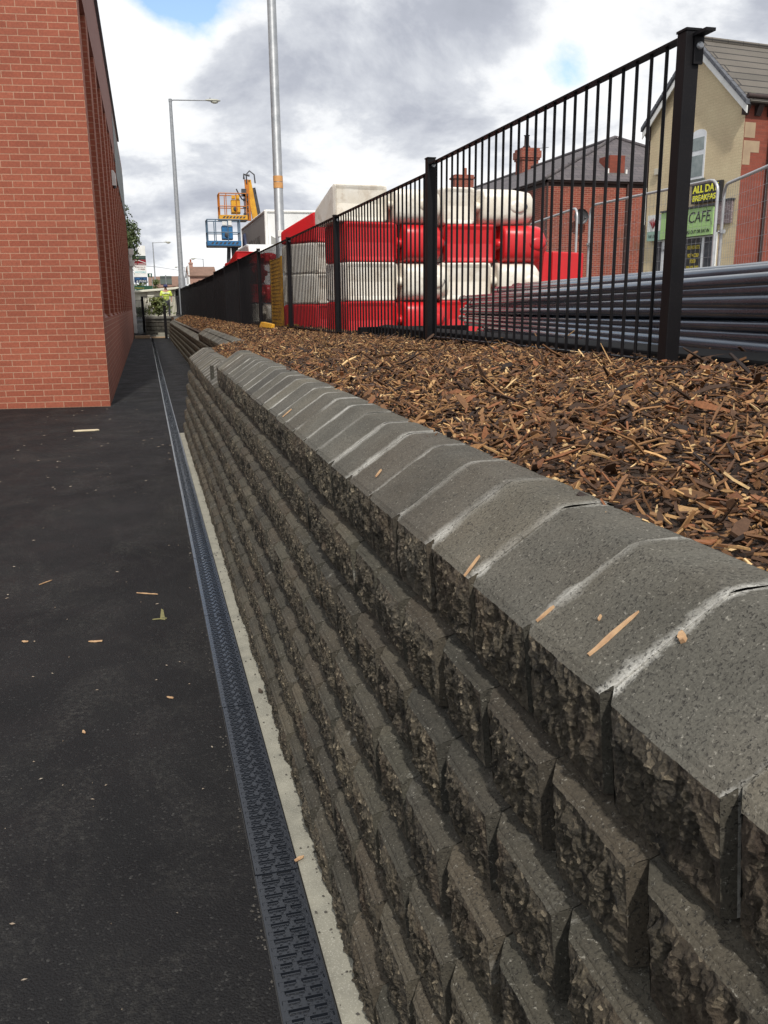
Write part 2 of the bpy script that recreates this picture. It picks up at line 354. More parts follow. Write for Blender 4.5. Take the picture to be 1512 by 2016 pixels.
JP = .217; J0 = .799     # block length and the position of one coping joint
def concrete_mat(name, ca, cb, joint=True, brown=.4):
    m = bpy.data.materials.new(name); m.use_nodes = True; t = m.node_tree; b = t.nodes['Principled BSDF']
    g = t.nodes.new('ShaderNodeNewGeometry'); v = g.outputs['Position']
    f = ramp(t, noise(t, v, 5, 6, .6, .3), [(.3, (0, 0, 0)), (.7, (1, 1, 1))])
    c = mix(t, f, ca, cb)
    f = ramp(t, noise(t, v, 2.1, 4, .6), [(.45, (0, 0, 0)), (.75, (brown,)*3)])
    c = mix(t, f, c, (.125, .10, .07))
    # each block its own slightly different batch
    sp = t.nodes.new('ShaderNodeSeparateXYZ'); L(t, v, sp.inputs[0])
    ky = math_n(t, 'FLOOR', math_n(t, 'DIVIDE', math_n(t, 'SUBTRACT', sp.outputs[1], J0), JP))
    wn = t.nodes.new('ShaderNodeTexWhiteNoise'); wn.noise_dimensions = '1D'; L(t, ky, wn.inputs['W'])
    at = t.nodes.new('ShaderNodeAttribute'); at.attribute_name = 'tint'; sa = t.nodes.new('ShaderNodeSeparateColor'); L(t, at.outputs['Color'], sa.inputs[0])
    c = mix(t, .8, c, ramp(t, sa.outputs[0], [(0, (.36, .36, .37)), (.7, (.52, .515, .50)), (1, (.66, .65, .61))]), 'OVERLAY')
    c = mix(t, ramp(t, sa.outputs[1], [(.62, (0, 0, 0)), (.95, ((.12 if joint else .22),)*3)]), c, (.10, .068, .042))
    if not joint:      # pale lime staining that has run over some ledges
        e = math_n(t, 'MULTIPLY', ramp(t, noise(t, v, 8, 6, .75, .5), [(.60, (0, 0, 0)), (.72, (1, 1, 1))]), ramp(t, sa.outputs[2], [(.35, (.15,)*3), (.8, (1, 1, 1))]))
        c = mix(t, math_n(t, 'MULTIPLY', e, .6), c, (.34, .33, .29))
    if joint:   # white lime bloom along the joints
        fr = math_n(t, 'FRACT', math_n(t, 'DIVIDE', math_n(t, 'SUBTRACT', sp.outputs[1], J0), JP))
        d = math_n(t, 'SUBTRACT', math_n(t, 'ABSOLUTE', math_n(t, 'SUBTRACT', fr, .5)), .5)      # 0 at joint .. -.5
        wgt = math_n(t, 'ADD', math_n(t, 'MULTIPLY', wn.outputs['Value'], .13), .03)
        e = math_n(t, 'ADD', 1., math_n(t, 'DIVIDE', math_n(t, 'ADD', d, math_n(t, 'MULTIPLY', math_n(t, 'SUBTRACT', noise(t, v, 14, 6, .7), .52), .28)), wgt), True)
        pat = math_n(t, 'MULTIPLY', e, ramp(t, noise(t, v, 3.3, 3), [(.40, (.08,)*3), (.58, (1, 1, 1))]))
        c = mix(t, math_n(t, 'MULTIPLY', pat, .85), c, (.46, .45, .41))
    # dark open pores and pale grit
    pore = math_n(t, 'MULTIPLY', ramp(t, noise(t, v, 210, 2, .5, .4), [(.33, (1, 1, 1)), (.43, (0, 0, 0))]), ramp(t, noise(t, v, 26, 4, .7), [(.36, (.25,)*3), (.56, (1, 1, 1))]))
    c = mix(t, math_n(t, 'MULTIPLY', pore, .75), c, (.03, .028, .024))
    c = mix(t, .55, c, ramp(t, noise(t, v, 260, 4, .8), [(.32, (.2,)*3), (.68, (.8,)*3)]), 'OVERLAY')
    gr = ramp(t, noise(t, v, 150, 3, .7), [(.61, (0, 0, 0)), (.74, (.7,)*3)])
    c = mix(t, gr, c, (.34, .32, .27))
    L(t, c, b.inputs['Base Color']); b.inputs['Roughness'].default_value = .9; b.inputs['Specular IOR Level'].default_value = .3
    bn = t.nodes.new('ShaderNodeBump'); bn.inputs['Strength'].default_value = .7; bn.inputs['Distance'].default_value = .003
    h = math_n(t, 'SUBTRACT', noise(t, v, 140, 5, .7), pore)
    L(t, h, bn.inputs['Height']); L(t, bn.outputs[0], b.inputs['Normal'])
    return m
m_cope = concrete_mat('coping_concrete', (.118, .112, .094), (.068, .065, .054))
m_block = concrete_mat('block_concrete', (.066, .062, .049), (.036, .034, .027), joint=False)
def split_mat():
    m = bpy.data.materials.new('split_face_stone'); m.use_nodes = True; t = m.node_tree; b = t.nodes['Principled BSDF']
    g = t.nodes.new('ShaderNodeNewGeometry'); v = g.outputs['Position']
    at = t.nodes.new('ShaderNodeAttribute'); at.attribute_name = 'tint'; sa = t.nodes.new('ShaderNodeSeparateColor'); L(t, at.outputs['Color'], sa.inputs[0])
    mpg = t.nodes.new('ShaderNodeMapping'); L(t, v, mpg.inputs[0]); mpg.inputs['Scale'].default_value = (1., 1.4, .6); vg = mpg.outputs[0]
    c = mix(t, ramp(t, noise(t, vg, 38, 6, .75, .5), [(.32, (0, 0, 0)), (.68, (1, 1, 1))]), (.005, .004, .0025), (.125, .104, .07))
    c = mix(t, ramp(t, noise(t, v, 4.5, 4, .6), [(.52, (0, 0, 0)), (.75, (.5,)*3)]), c, (.11, .068, .04))
    vo = t.nodes.new('ShaderNodeTexVoronoi'); L(t, v, vo.inputs['Vector']); vo.inputs['Scale'].default_value = 150
    c = mix(t, ramp(t, vo.outputs['Color'], [(.74, (0, 0, 0)), (.94, (.8,)*3)]), c, (.36, .30, .21))
    c = mix(t, ramp(t, noise(t, v, 2.7, 4, .7), [(.60, (0, 0, 0)), (.8, (.5,)*3)]), c, (.30, .28, .23))
    c = mix(t, .8, c, ramp(t, sa.outputs[2], [(0, (.38, .37, .36)), (1, (.64, .63, .60))]), 'OVERLAY')
    L(t, c, b.inputs['Base Color']); b.inputs['Roughness'].default_value = .7; b.inputs['Specular IOR Level'].default_value = .5
    bn = t.nodes.new('ShaderNodeBump'); bn.inputs['Strength'].default_value = 1.; bn.inputs['Distance'].default_value = .012
    h = math_n(t, 'ADD', noise(t, vg, 100, 6, .8), math_n(t, 'MULTIPLY', vo.outputs['Distance'], .6))
    L(t, h, bn.inputs['Height']); L(t, bn.outputs[0], b.inputs['Normal'])
    return m
m_split = split_mat()
def mulch_mat():
    m = bpy.data.materials.new('bark_mulch'); m.use_nodes = True; t = m.node_tree; b = t.nodes['Principled BSDF']
    a = t.nodes.new('ShaderNodeAttribute'); a.attribute_name = 'tint'
    g = t.nodes.new('ShaderNodeNewGeometry')
    c = mix(t, .5, a.outputs['Color'], ramp(t, noise(t, g.outputs['Position'], 160, 4, .7), [(.3, (.25,)*3), (.7, (.75,)*3)]), 'OVERLAY')
    L(t, c, b.inputs['Base Color']); b.inputs['Roughness'].default_value = .75; b.inputs['Specular IOR Level'].default_value = .3
    return m
m_mulch = mulch_mat()
m_soil = pm('mulch_soil', (.055, .031, .018), (.025, .015, .009), rough=.95, ns=25, bump=1., bs=45, bdist=.02, coord='Object')
def grate_mat():
    return pm('wet_black_grate', (.009, .011, .015), (.016, .019, .025), rough=.2, ns=30, rrange=.2, spec=.6, bump=.25, bs=240, bdist=.0012)
m_grate = grate_mat()

# ================================================================== GROUND, PATH
def sheet(name, quads, mat, uv=False):
    mb = MB()
    for q in quads: mb.add(q, [(0, 1, 2, 3)])
    return struct(mb.build(name, mat, uv=uv, recalc=False))
sheet('path', [[(-60, -6, 0), (.36, -6, 0), (.36, 10.2, 0), (-60, 10.2, 0)], [(-60, 10.2, 0), (.98, 10.2, 0), (.98, 42.6, 0), (-60, 42.6, 0)],
               [(-60, 42.6, 0.0), (-.02, 42.6, 0.0), (-.02, 62, .85), (-60, 62, .85)]], m_asphalt)
m_ground = pm('yard_ground', (.14, .125, .105), (.09, .08, .07), rough=.95, ns=1.5, bump=.4, bs=20, bdist=.02)
sheet('ground', [[(2.1, -6, 1.04), (900, -6, 1.04), (900, 62, 1.04), (2.1, 62, 1.04)], [(-900, 62, .845), (-.02, 62, .845), (-.02, 900, .845), (-900, 900, .845)],
                 [(-.02, 46., .3), (2.1, 46., .8), (2.1, 62, 1.04), (-.02, 62, .845)], [(-.02, 62, .845), (2.1, 62, 1.04), (900, 900, .9), (-.02, 900, .845)], [(2.1, 62, 1.04), (900, 62, 1.04), (900, 900, 0.9), (900, 900, .9)][:4]], m_ground)
sheet('road', [[(9.5, -6, 1.06), (15.5, -6, 1.06), (15.5, 200, 1.06), (9.5, 200, 1.06)]], m_asphalt2)
sheet('pavement', [[(15.5, -6, 1.16), (17.2, -6, 1.16), (17.2, 200, 1.16), (15.5, 200, 1.16)]], m_conc_strip)

# ================================================================== CHANNEL DRAIN
GX0, GX1 = .172, .284
ch = thing('drain_channel', 'long dark channel drain body let into the asphalt beside the wall', 'drain')
mb = MB(); mb.b2((GX0-.0025, -.5, -.08), (GX0-.0005, 41, .0034)); mb.b2((GX1+.0005, -.5, -.08), (GX1+.0025, 41, .0034)); mb.build('edge_strip', pm('drain_edge', (.035, .035, .034), (.015, .015, .015), rough=.7, ns=30), ch)
mb = MB(); mb.b2((GX0, -.5, .0005), (GX1, 41, .0022)); mb.build('trough', pm('drain_void', (.002, .002, .0025), (.004, .004, .004), rough=.6), ch)
def grate_mesh():
    mb = MB(); w = GX1-GX0; z0, z1 = .0026, .0125; LEN = .994; pitch = .0262
    mb.b2((0, 0, z0), (.005, LEN, z1)); mb.b2((w-.005, 0, z0), (w, LEN, z1)); 
    n = int(LEN/pitch); p = LEN/n
    for i in range(n):
        y = i*p
        mb.b2((.005, y, z0), (w-.005, y+.0160, z1-.001))            # cross bar
        o_ = .009 if i % 2 else -.006
        for xa_, xb_ in ((.016, w*.5-.008+o_), (w*.5+.008+o_, w-.016)): mb.b2((xa_, y+.0132, z1-.001), (xb_, y+.0160, z1+.0022))   # rim of each slot
        for q in range(5): xq = .020+q*.0185+(.006 if i % 2 else 0); mb.b2((xq, y+.0045, z1-.001), (xq+.006, y+.0085, z1+.0014))   # studs
        xc = w*.5+(.009 if i % 2 else -.006)                              # short bridges over the slots, staggered
        for xb in (xc, .009 if i % 2 else .012, w-.009 if i % 2 else w-.013):
            ww = .0055
            mb.b2((xb-ww, y+.0160, z0), (xb+ww, y+p, z1-.0016))
    return mb
g0 = grate_mesh().build('drain_grate', m_grate, recalc=False)
tag(g0, 'black slotted drain grate in the row beside the wall footing', 'drain grate', 'drain grates in a row along the path')
for k in range(0, 42):
    o = g0 if k == 0 else g0.copy()
    if k: COL.objects.link(o)
    o.location = (GX0+random.Random(k).uniform(-.0008, .0008), -.018+k*1.0, 0)
fo = MB()
random.seed(5)
ys = np.arange(-.5, 10.31, .1)
V = []; 
for y in ys:
    V += [(GX1+.005, y, .001), (GX1+.005, y, .007+.001*math.sin(y*3)), (.40, y, .010+.002*math.sin(y*7))]
n = len(ys); F = []
for i in range(n-1):
    for k in (0, 1): F.append((3*i+k, 3*i+k+1, 3*i+3+k+1, 3*i+3+k))
fo.add(V, F).build('footing_strip', m_conc_strip, recalc=False)
tag(bpy.data.objects['footing_strip'], 'pale concrete footing strip between the drain and the block wall', 'footing')

# ================================================================== BLOCK WALL
def block_geo(x0, z0, y0, Ln, hf, run, res, seed, slope=.35):
    """one split faced block; returns lists of (V,F,matindex)"""
    nu, nv = res
    cope_ = run > .1; cz = .005; cz_f = .018 if cope_ else .036; g = .0010; CX = .015 if cope_ else .025; CF = .0145 if cope_ else .0247
    ya, yb = y0+g, y0+Ln-g
    out = []
    # rough face
    u = np.linspace(0, 1, nu); v = np.linspace(0, 1, nv); U, Vv = np.meshgrid(u, v, indexing='ij')
    Y = ya+cz+(yb-ya-cz-cz_f)*U; Z = z0-.0015-(hf)*Vv
    P = np.stack([np.full_like(Y, seed*3.7), Y, Z], -1)
    edge = np.minimum(1, np.minimum(U, 1-U)*9)*np.minimum(1, np.minimum(Vv*5+.12, (1-Vv)*5+.2))
    big = fbm(P*np.array([1, 10, 12]), 3, seed); fine = fbm(P*np.array([1, 85, 65]), 4, seed+9, .62)
    ridge = 1-np.abs(fbm(P*np.array([1, 34, 15]), 4, seed+21, .55))*2.4
    X = x0+.001+.012*Vv+.0015*fine*(Vv<.01)-edge*(.003+.0055*big+.0060*ridge)-(.0052*fine)*(.25+.75*edge)
    Y = Y+.0015*fine*edge; Z = Z-.0012*np.abs(fine)*(Vv < .01)
    lip = np.stack([X[:, 0], Y[:, 0], Z[:, 0]], -1)
    out.append((np.stack([X, Y, Z], -1).reshape(-1, 3), grid_faces(nu, nv), 1, False))
    # smooth chamfers near and far end
    for (p0, p1) in (((x0+CX, ya), (x0+.0005, ya+cz)), ((x0+.0005, yb-cz_f), (x0+CF, yb))):
        m_ = 4; tt = np.linspace(0, 1, m_)
        VV = []
        for t in tt:
            bow = 0.
            x = p0[0]+(p1[0]-p0[0])*t-bow; y = p0[1]+(p1[1]-p0[1])*t
            VV += [(x, y, z0+max(0, (x-x0))*slope-.0008), (x+.012, y, z0-hf-.001)]
        FF = [(2*i, 2*i+1, 2*i+3, 2*i+2) for i in range(m_-1)]
        out.append((np.array(VV), np.array(FF), 2, False))
    # end faces (behind the chamfer)
    for y, xx in ((ya, x0+CX), (yb, x0+CF)):
        out.append((np.array([(xx, y, z0+(xx-x0)*slope-.001), (xx+.012, y, z0-hf), (x0+run, y, z0-hf), (x0+run, y, z0+run*slope)]), np.array([(0, 1, 2, 3)]), 0, False))
    # sloping top with groove behind a ragged lip
    rows = [x0+.0005, x0+CF, x0+.006, x0+.0078, x0+CX, x0+.0112, x0+run*.6, x0+run]
    dz = [0, 0, -.0003, -.0026, -.0015, 0, 0, 0]
    pr_ = sorted(zip(rows, dz)); rows = [a for a, b in pr_]; dz = [b for a, b in pr_]
    nY = nu
    ty = np.linspace(0, 1, nY)
    VV = []
    for x, d in zip(rows, dz):
        cn = cz*max(0., 1-(x-x0-.0005)/(CX-.0005)); cf = cz_f*max(0., 1-(x-x0-.0005)/(CF-.0005))
        for t in ty:
            y = ya+cn+(yb-ya-cn-cf)*t
            jag = 0
            VV.append([x, y, z0+(x-x0)*slope+d])
    VV = np.array(VV)
    VV[:nY] = lip; 
    out.append((VV, grid_faces(len(rows), nY)[:, ::-1], 0, False))
    return out
def join_geo(geos):
    Vs = []; Fs = []; Ms = []; Ss = []; o = 0
    for (V, F, mi, s) in geos:
        Vs.append(V); Fs.append(F+o); o += len(V); Ms += [mi]*len(F); Ss += [s]*len(F)
    return np.concatenate(Vs), np.concatenate(Fs), Ms, Ss
def geo_obj(name, geos, mats, parent):
    V, F, Ms, Ss = join_geo(geos)
    rr = np.random.default_rng(len(V)+int(abs(V[0, 1])*97)); cc = []; cur = None
    for i, gq in enumerate(geos):
        if len(gq[0]) and gq[2] == 1 or cur is None: cur = rr.random(3)      # a new block starts with its rough face
        cc.append(np.tile(np.append(cur, 1.), (len(gq[0]), 1)))
    o = npmesh(name, V, F, mats[0], parent, col=np.concatenate(cc)); o.data.materials.append(mats[1]); o.data.materials.append(m_block)
    o.data.polygons.foreach_set('material_index', Ms); o.data.polygons.foreach_set('use_smooth', Ss); o.data.update()
    return o
def cope_top(x0, z0, y0, Ln, seed):
    """flat weathered back of a coping stone behind its sloping front"""
    g = .0018; ya, yb = y0+g, y0+Ln-g; sl = .105/.155
    rise = lambda r: r*(.037/.055)
    prof = [(x0+.155, z0+rise(.155)), (x0+.165, z0+rise(.155)+.0035), (x0+.178, z0+rise(.155)+.005), (x0+.235, z0+rise(.155)+.0055), (x0+.25, z0+rise(.155)+.001), (x0+.256, z0+rise(.155)-.012), (x0+.256, z0-.1), (x0+.155, z0-.1)]
    V = [(x, y, z) for x, z in prof for y in (ya, yb)]; n = len(prof)
    F = [(2*i, 2*i+1, 2*((i+1) % n)+1, 2*((i+1) % n)) for i in range(n-1)]
    return (np.array(V), np.array(F), 0, True), (np.array([(prof[i][0], y, prof[i][1]) for y in (ya, yb) for i in (0, 3, 5, 6)]), np.array([(0, 1, 2, 3), (7, 6, 5, 4)]), 0, False)
CH = .149; SB = .0205
def xcourse(k): return [.466, .449, .426, .401, .381, .360, .336][k]
OFFS = [0, .54, .11, .77, .40, .03, .78]
wall = thing('retaining_wall', 'tall dark split-faced block retaining wall with grey sloped coping in the foreground', 'retaining wall')
YS, YE, YSTEP = -.5, 10.3, 6.42
rs = random.Random(11)
for k in range(7):
    z0 = 1.02-CH*k; geos = []
    n0 = math.floor((YS-J0)/JP-OFFS[k]); y = J0+(n0+OFFS[k])*JP
    yend = YE-.0015*0
    while y < yend-.03:
        Ln = min(JP, yend-y)
        if not (k == 0 and y > YSTEP-JP*.5):
            d = max(.8, y)
            if y < -.1: res = (8, 6)
            elif d < 1.3: res = (96, 52)
            elif d < 2.6: res = (64, 34)
            elif d < 5: res = (32, 18)
            else: res = (14, 8)
            low_cope = (k == 1 and y >= YSTEP-.02)
            jx = rs.uniform(-.003, .003); jz = rs.uniform(-.0015, .0015)
            run = .155 if (k == 0 or low_cope) else .075
            gg = block_geo(xcourse(k)+jx, z0+jz, y, Ln, .127, run, res, k*400+int((y+3)/JP*1.7), .037/.055 if run > .1 else .33)
            if k == 0 or low_cope:
                gg += list(cope_top(xcourse(k)+jx, z0+jz, y, Ln, 0))
                geo_obj('coping_stone', gg, (m_cope, m_split), wall)
            else: geos += gg
        y += JP
    if geos: geo_obj('block_course', geos, (m_block, m_split), wall)
mb = MB()
for k in range(7):
    z0 = 1.02-CH*k
    mb.b2((xcourse(k)+.050, YS, z0-CH+.02), (xcourse(k)+.119, YE-.01 if k else YSTEP-.1, z0-.02))
    mb.b2((xcourse(k)+.066, YS, z0-.0195), (xcourse(k)+.118, YE-.01 if k else YSTEP-.1, z0+.018)) if k else None
mb.b2((xcourse(0)+.162, YS, .98), (xcourse(0)+.245, YSTEP-.1, 1.1195)); mb.b2((xcourse(1)+.162, YSTEP, .85), (xcourse(1)+.245, YE-.02, .9705))

for x_, z_, a_, b2y in ((xcourse(0), 1.02, YS, YSTEP-.12), (xcourse(1), .871, YSTEP+.02, YE-.02)):
    mb.prism([(x_+.025, z_+.002), (x_+.158, z_+.0915), (x_+.158, z_-.05), (x_+.052, z_-.05), (x_+.025, z_-.03)], 'y', a_, b2y)
mb.build('wall_core', pm('dark_joint_shadow_concrete', (.035, .033, .028), (.02, .02, .018), rough=.95), wall)
# small upright infill piece where the coping steps down
mb = MB(); mb.box((.475, 6.98, .925), (.028, .03, .135), rz=.05); mb.build('infill_piece', m_block, wall, bevel=.004)
# return at the far end, its top turned towards the bed
for i in range(4):
    x = .66+i*.2
    mb = MB(); mb.prism([(9.98, .90), (10.285, .90), (10.285, .945), (10.2, .985), (10.0, .992+.012*i)], 'x', x, x+.197); mb.build('coping_stone', m_cope, wall, bevel=.004)
mb = MB(); mb.b2((.56, 10.14, -.05), (1.42, 10.28, .93)); mb.build('end_return', m_block, wall)

far = thing('retaining_wall', 'lower set-back run of block retaining wall beyond the tall wall', 'retaining wall')
def farx(k): return 1.062-SB*k*.9
for k in range(6):
    z0 = .871-CH*k; geos = []; geosC = []
    y = 10.25+OFFS[k]*JP
    while y < 41.5:
        if k == 0 and y > 19.: break
        top = (k == 0) or (k == 1 and y >= 19.)
        gg = block_geo(farx(k)+rs.uniform(-.004, .004), z0, y, JP, .128, .155 if top else .075, (10, 7) if y < 20 else (6, 4), 3000+k*300+int(y*5), .037/.055 if top else .33)
        if top: gg += list(cope_top(farx(k), z0, y, JP, 0)); geosC += gg
        else: geos += gg
        y += JP
    if geos: geo_obj('block_course', geos, (m_block, m_split), far)
    if geosC: geo_obj('coping_course', geosC, (m_cope, m_split), far)
mb = MB()
for k in range(6):
    z0 = .871-CH*k; mb.b2((farx(k)+.045, 10.25, z0-CH+.02), (farx(k)+.15, 41.5 if k else 19., z0-.02))
mb.build('wall_core', m_block, far)

# ================================================================== MULCH
def mz(x, y):
    y = np.asarray(y, float); x = np.asarray(x, float)
    base_f = np.interp(y, [0, 3, 5.8, 9, 12, 17, 31, 46], [1.215, 1.212, 1.188, 1.142, 1.12, 1.065, 1.05, 1.0])
    xb = np.where(y < 10.2, .70, 1.30); zb = np.where(y < 6.4, 1.108, np.where(y < 10.2, .99, np.where(y < 19.3, .965, .83)))
    if y.ndim: zb = np.interp(y, [0, 6.2, 7.0, 10.1, 10.6, 19, 20, 46], [1.108, 1.108, .985, .975, .955, .95, .86, .80])
    t = np.clip((x-xb)/(1.85-xb), 0, 1)
    z = zb+(base_f-zb)*(t**.8)
    return z+.012*vnoise(np.stack([x*5, y*5, y*0], -1), 3)*np.clip(t*6, 0, 1)
xs = np.linspace(.60, 2.45, 40); ysn = np.concatenate([np.arange(-.5, 12, .06), np.arange(12, 44, .3)])
XX, YY = np.meshgrid(xs, ysn, indexing='ij'); XX2 = np.where(YY > 10.2, np.maximum(XX, 1.16), XX)
ZZ = mz(XX2, YY)-.012+.010*vnoise(np.stack([XX*40, YY*40, YY*0], -1), 8)
bed = npmesh('mulch_bed', np.stack([XX2, YY, ZZ], -1).reshape(-1, 3), grid_faces(len(xs), len(ysn))[:, ::-1], m_soil, smooth=True)
struct(bed)
rng = np.random.default_rng(4)
def chips(n, ylo, yhi, lmin, lmax, power=1.0, lift=.02, wmul=1.0):
    y = ylo+(yhi-ylo)*rng.random(n)**power
    xlo = np.where(y < 10.15, .70, 1.29)-.045*rng.random(n)**6; x = xlo+(2.3-xlo)*rng.random(n)
    Ln = lmin+(lmax-lmin)*rng.random(n)**2.6
    kind = rng.random(n)
    wd = np.where(kind < .55, .0022+.004*rng.random(n), .006+.014*rng.random(n))*wmul; wd = np.minimum(wd, Ln*.55)
    th = np.where(kind < .55, wd*.7, .0015+.003*rng.random(n))
    yaw = rng.random(n)*math.pi*2; pit = rng.normal(0, .33, n); steep = rng.random(n) < .035; pit = np.where(steep, rng.uniform(.5, 1.2, n), pit); rol = rng.normal(0, .6, n)
    dx = np.stack([np.cos(yaw)*np.cos(pit), np.sin(yaw)*np.cos(pit), np.sin(pit)], -1)
    sd_ = np.stack([-np.sin(yaw), np.cos(yaw), np.zeros(n)], -1); up = np.cross(dx, sd_)
    s2 = sd_*np.cos(rol)[:, None]+up*np.sin(rol)[:, None]; u2 = np.cross(dx, s2)
    z = mz(x, y)+rng.random(n)*lift-.006+np.abs(np.sin(pit))*Ln*.30
    c = np.stack([x, y, z], -1)
    # six rings points: pointed splinters; 8 verts: start quad narrow, mid bend, end
    bend = rng.normal(0, .06, n)
    V = np.zeros((n, 12, 3))
    for i, (t, wq) in enumerate(((-.5, rng.uniform(.15, .9, n)), (rng.uniform(-.1, .15, n), np.ones(n)), (.5, rng.uniform(.1, .8, n)))):
        tt = t if isinstance(t, float) else t
        cc = c+dx*(Ln*tt)[:, None]+u2*((bend*Ln)*(1 if i == 1 else 0))[:, None]
        for j, (a, b) in enumerate(((-1, -1), (1, -1), (1, 1), (-1, 1))):
            V[:, i*4+j] = cc+s2*(a*wd*wq/2)[:, None]+u2*(b*th/2)[:, None]
    fq = np.array([(0, 1, 5, 4), (1, 2, 6, 5), (2, 3, 7, 6), (3, 0, 4, 7), (4, 5, 9, 8), (5, 6, 10, 9), (6, 7, 11, 10), (7, 4, 8, 11), (3, 2, 1, 0), (8, 9, 10, 11)])
    F = (fq[None]+(np.arange(n)*12)[:, None, None]).reshape(-1, 4)
    pal = np.array([(.045, .024, .014), (.08, .041, .022), (.16, .078, .034), (.28, .145, .06), (.44, .26, .11), (.60, .41, .20), (.21, .085, .036), (.025, .016, .013)])
    pr = np.where((kind < .55)[:, None], np.array([.12, .17, .21, .22, .13, .05, .06, .04]), np.array([.22, .26, .21, .09, .03, .01, .11, .07])); pr = pr/pr.sum(1, keepdims=True)
    idx = (rng.random(n)[:, None] > np.cumsum(pr, 1)).sum(1).clip(0, 7)
    col = pal[idx]*rng.uniform(.62, 1.1, (n, 1)); col = np.concatenate([col, np.ones((n, 1))], 1)
    return V.reshape(-1, 3), F, np.repeat(col, 12, 0)
G = [chips(38000, .3, 4.5, .010, .055, .9, .02, 1.1), chips(1000, .4, 4.5, .045, .14, .9, .03, 1.15), chips(22000, 4.5, 10.5, .012, .06), chips(300, 4.5, 9, .05, .13, 1., .04), chips(12000, 10.5, 22, .02, .08, 1., .02, 1.6), chips(7000, 22, 43, .03, .10, 1., .02, 2.4)]
o = 0; Vs = []; Fs = []; Cs = []
for V, F, Cc in G: Vs.append(V); Fs.append(F+o); Cs.append(Cc); o += len(V)
mc = npmesh('bark_mulch', np.concatenate(Vs), np.concatenate(Fs), m_mulch, col=np.concatenate(Cs)); struct(mc, 'stuff')

# ================================================================== RAILING FENCE
FX = 1.9
PY = [2.925, 5.83, 8.86, 11.9, 15.1, 18.3, 21.55, 24.8, 28.2, 31.7, 35.2, 38.5, 42., 45.4, 48.6]
def ptop(i): return [2.362, 2.385, 2.31, 2.315, 2.365, 2.36, 2.35, 2.345, 2.30, 2.31, 2.32, 2.33, 2.34, 2.35, 2.36][i]
PT = [2.350, 2.300, 2.300, 2.305, 2.345, 2.345, 2.335, 2.285, 2.285, 2.295, 2.305, 2.315, 2.325, 2.33]
fence = thing('metal_fence', 'long black vertical-bar metal fence standing in the bark mulch', 'fence')
for i, y in enumerate(PY):
    zb = float(mz(np.array([1.9]), np.array([y]))[0])-.15
    mb = MB()
    w = .056
    mb.b2((FX-.028, y-w/2, zb), (FX+.028, y+w/2, ptop(i)-.004)); p = mb.build('post', m_black, fence, bevel=.003)
    mb = MB(); mb.b2((FX-.031, y-w/2-.003, ptop(i)-.004), (FX+.031, y+w/2+.003, ptop(i)+.004)); mb.build('cap', m_black, p)
    if 0 < i < 5:
        mb = MB(); mb.tube([(FX+.012, y-w/2+.002-.0, ptop(i)-.045), (FX+.012, y-w/2-.010, ptop(i)-.045)], [.0145, .0135], 14)
        mb.build('bolt', m_bolt, p)
# bracket stub on the first post, waiting for the next panel
mb = MB(); mb.b2((FX-.004, PY[0]-.105, 2.338), (FX+.034, PY[0]-.027, 2.348)); mb.b2((FX+.0, PY[0]-.039, 2.25), (FX+.036, PY[0]-.029, 2.338)); mb.build('bracket', m_black, fence)
mb = MB(); mb.tube([(FX+.020, PY[0]-.039, 2.308), (FX+.020, PY[0]-.045, 2.308), (FX+.020, PY[0]-.048, 2.308)], [.0125, .012, .008], 16); mb.build('bolt', m_bolt, fence)
BD = .0138
for i in range(len(PY)-1):
    ya, yb = PY[i]+.029, PY[i+1]-.029; zt = PT[i]; zb = float(mz(np.array([1.9, 1.9]), np.array([ya, yb])).min())+.035
    if i >= 4: zb -= .03
    nb = 28; st = (yb-ya)/nb
    mb = MB()
    for j in range(1, nb):
        y = ya+st*j
        if i < 5: mb.tube([(FX, y, zb-.04), (FX, y, zt-.008)], BD/2, 8 if i < 2 else 6, False)
        else: mb.b2((FX-BD/2, y-BD/2, zb-.04), (FX+BD/2, y+BD/2, zt-.008))
    p = mb.build('panel', m_black, fence, recalc=False)
    mb = MB(); mb.b2((FX-.021, ya, zt-.008), (FX+.021, yb, zt)); mb.build('top_rail', m_black, p)
    mb = MB(); mb.b2((FX-.02, ya, zb-.0), (FX+.02, yb, zb+.008)); mb.build('bottom_rail', m_black, p)

# ================================================================== NEW BRICK BUILDING (left)
BX, BY0, BY1 = -.60, 13.56, 46.
bb = thing('brick_building', 'new red brick building with tall narrow recesses on the left of the path', 'building', (BX, BY0, 0))
mb = MB()
D_ = .115
# rear body behind the recess plane, local coords: x<=0, y from 0
LEN = BY1-BY0
mb.prism([(0, 1.262), (0, 0), (0, 0)], 'y', 0, 0.001) if False else None
ZP, ZR, ZT = 1.28, 6.0, 7.85
# front face slightly turned, goes off to the left
fl = (-11., 1.35)
mb.add([(fl[0], fl[1], 0), (0, 0, 0), (0, 0, ZT), (fl[0], fl[1], ZT)], [(0, 1, 2, 3)])
# plinth
mb.add([(0, 0, 0), (0, LEN, 0), (0, LEN, ZP-.0), (0, 0, ZP)], [(0, 1, 2, 3)])
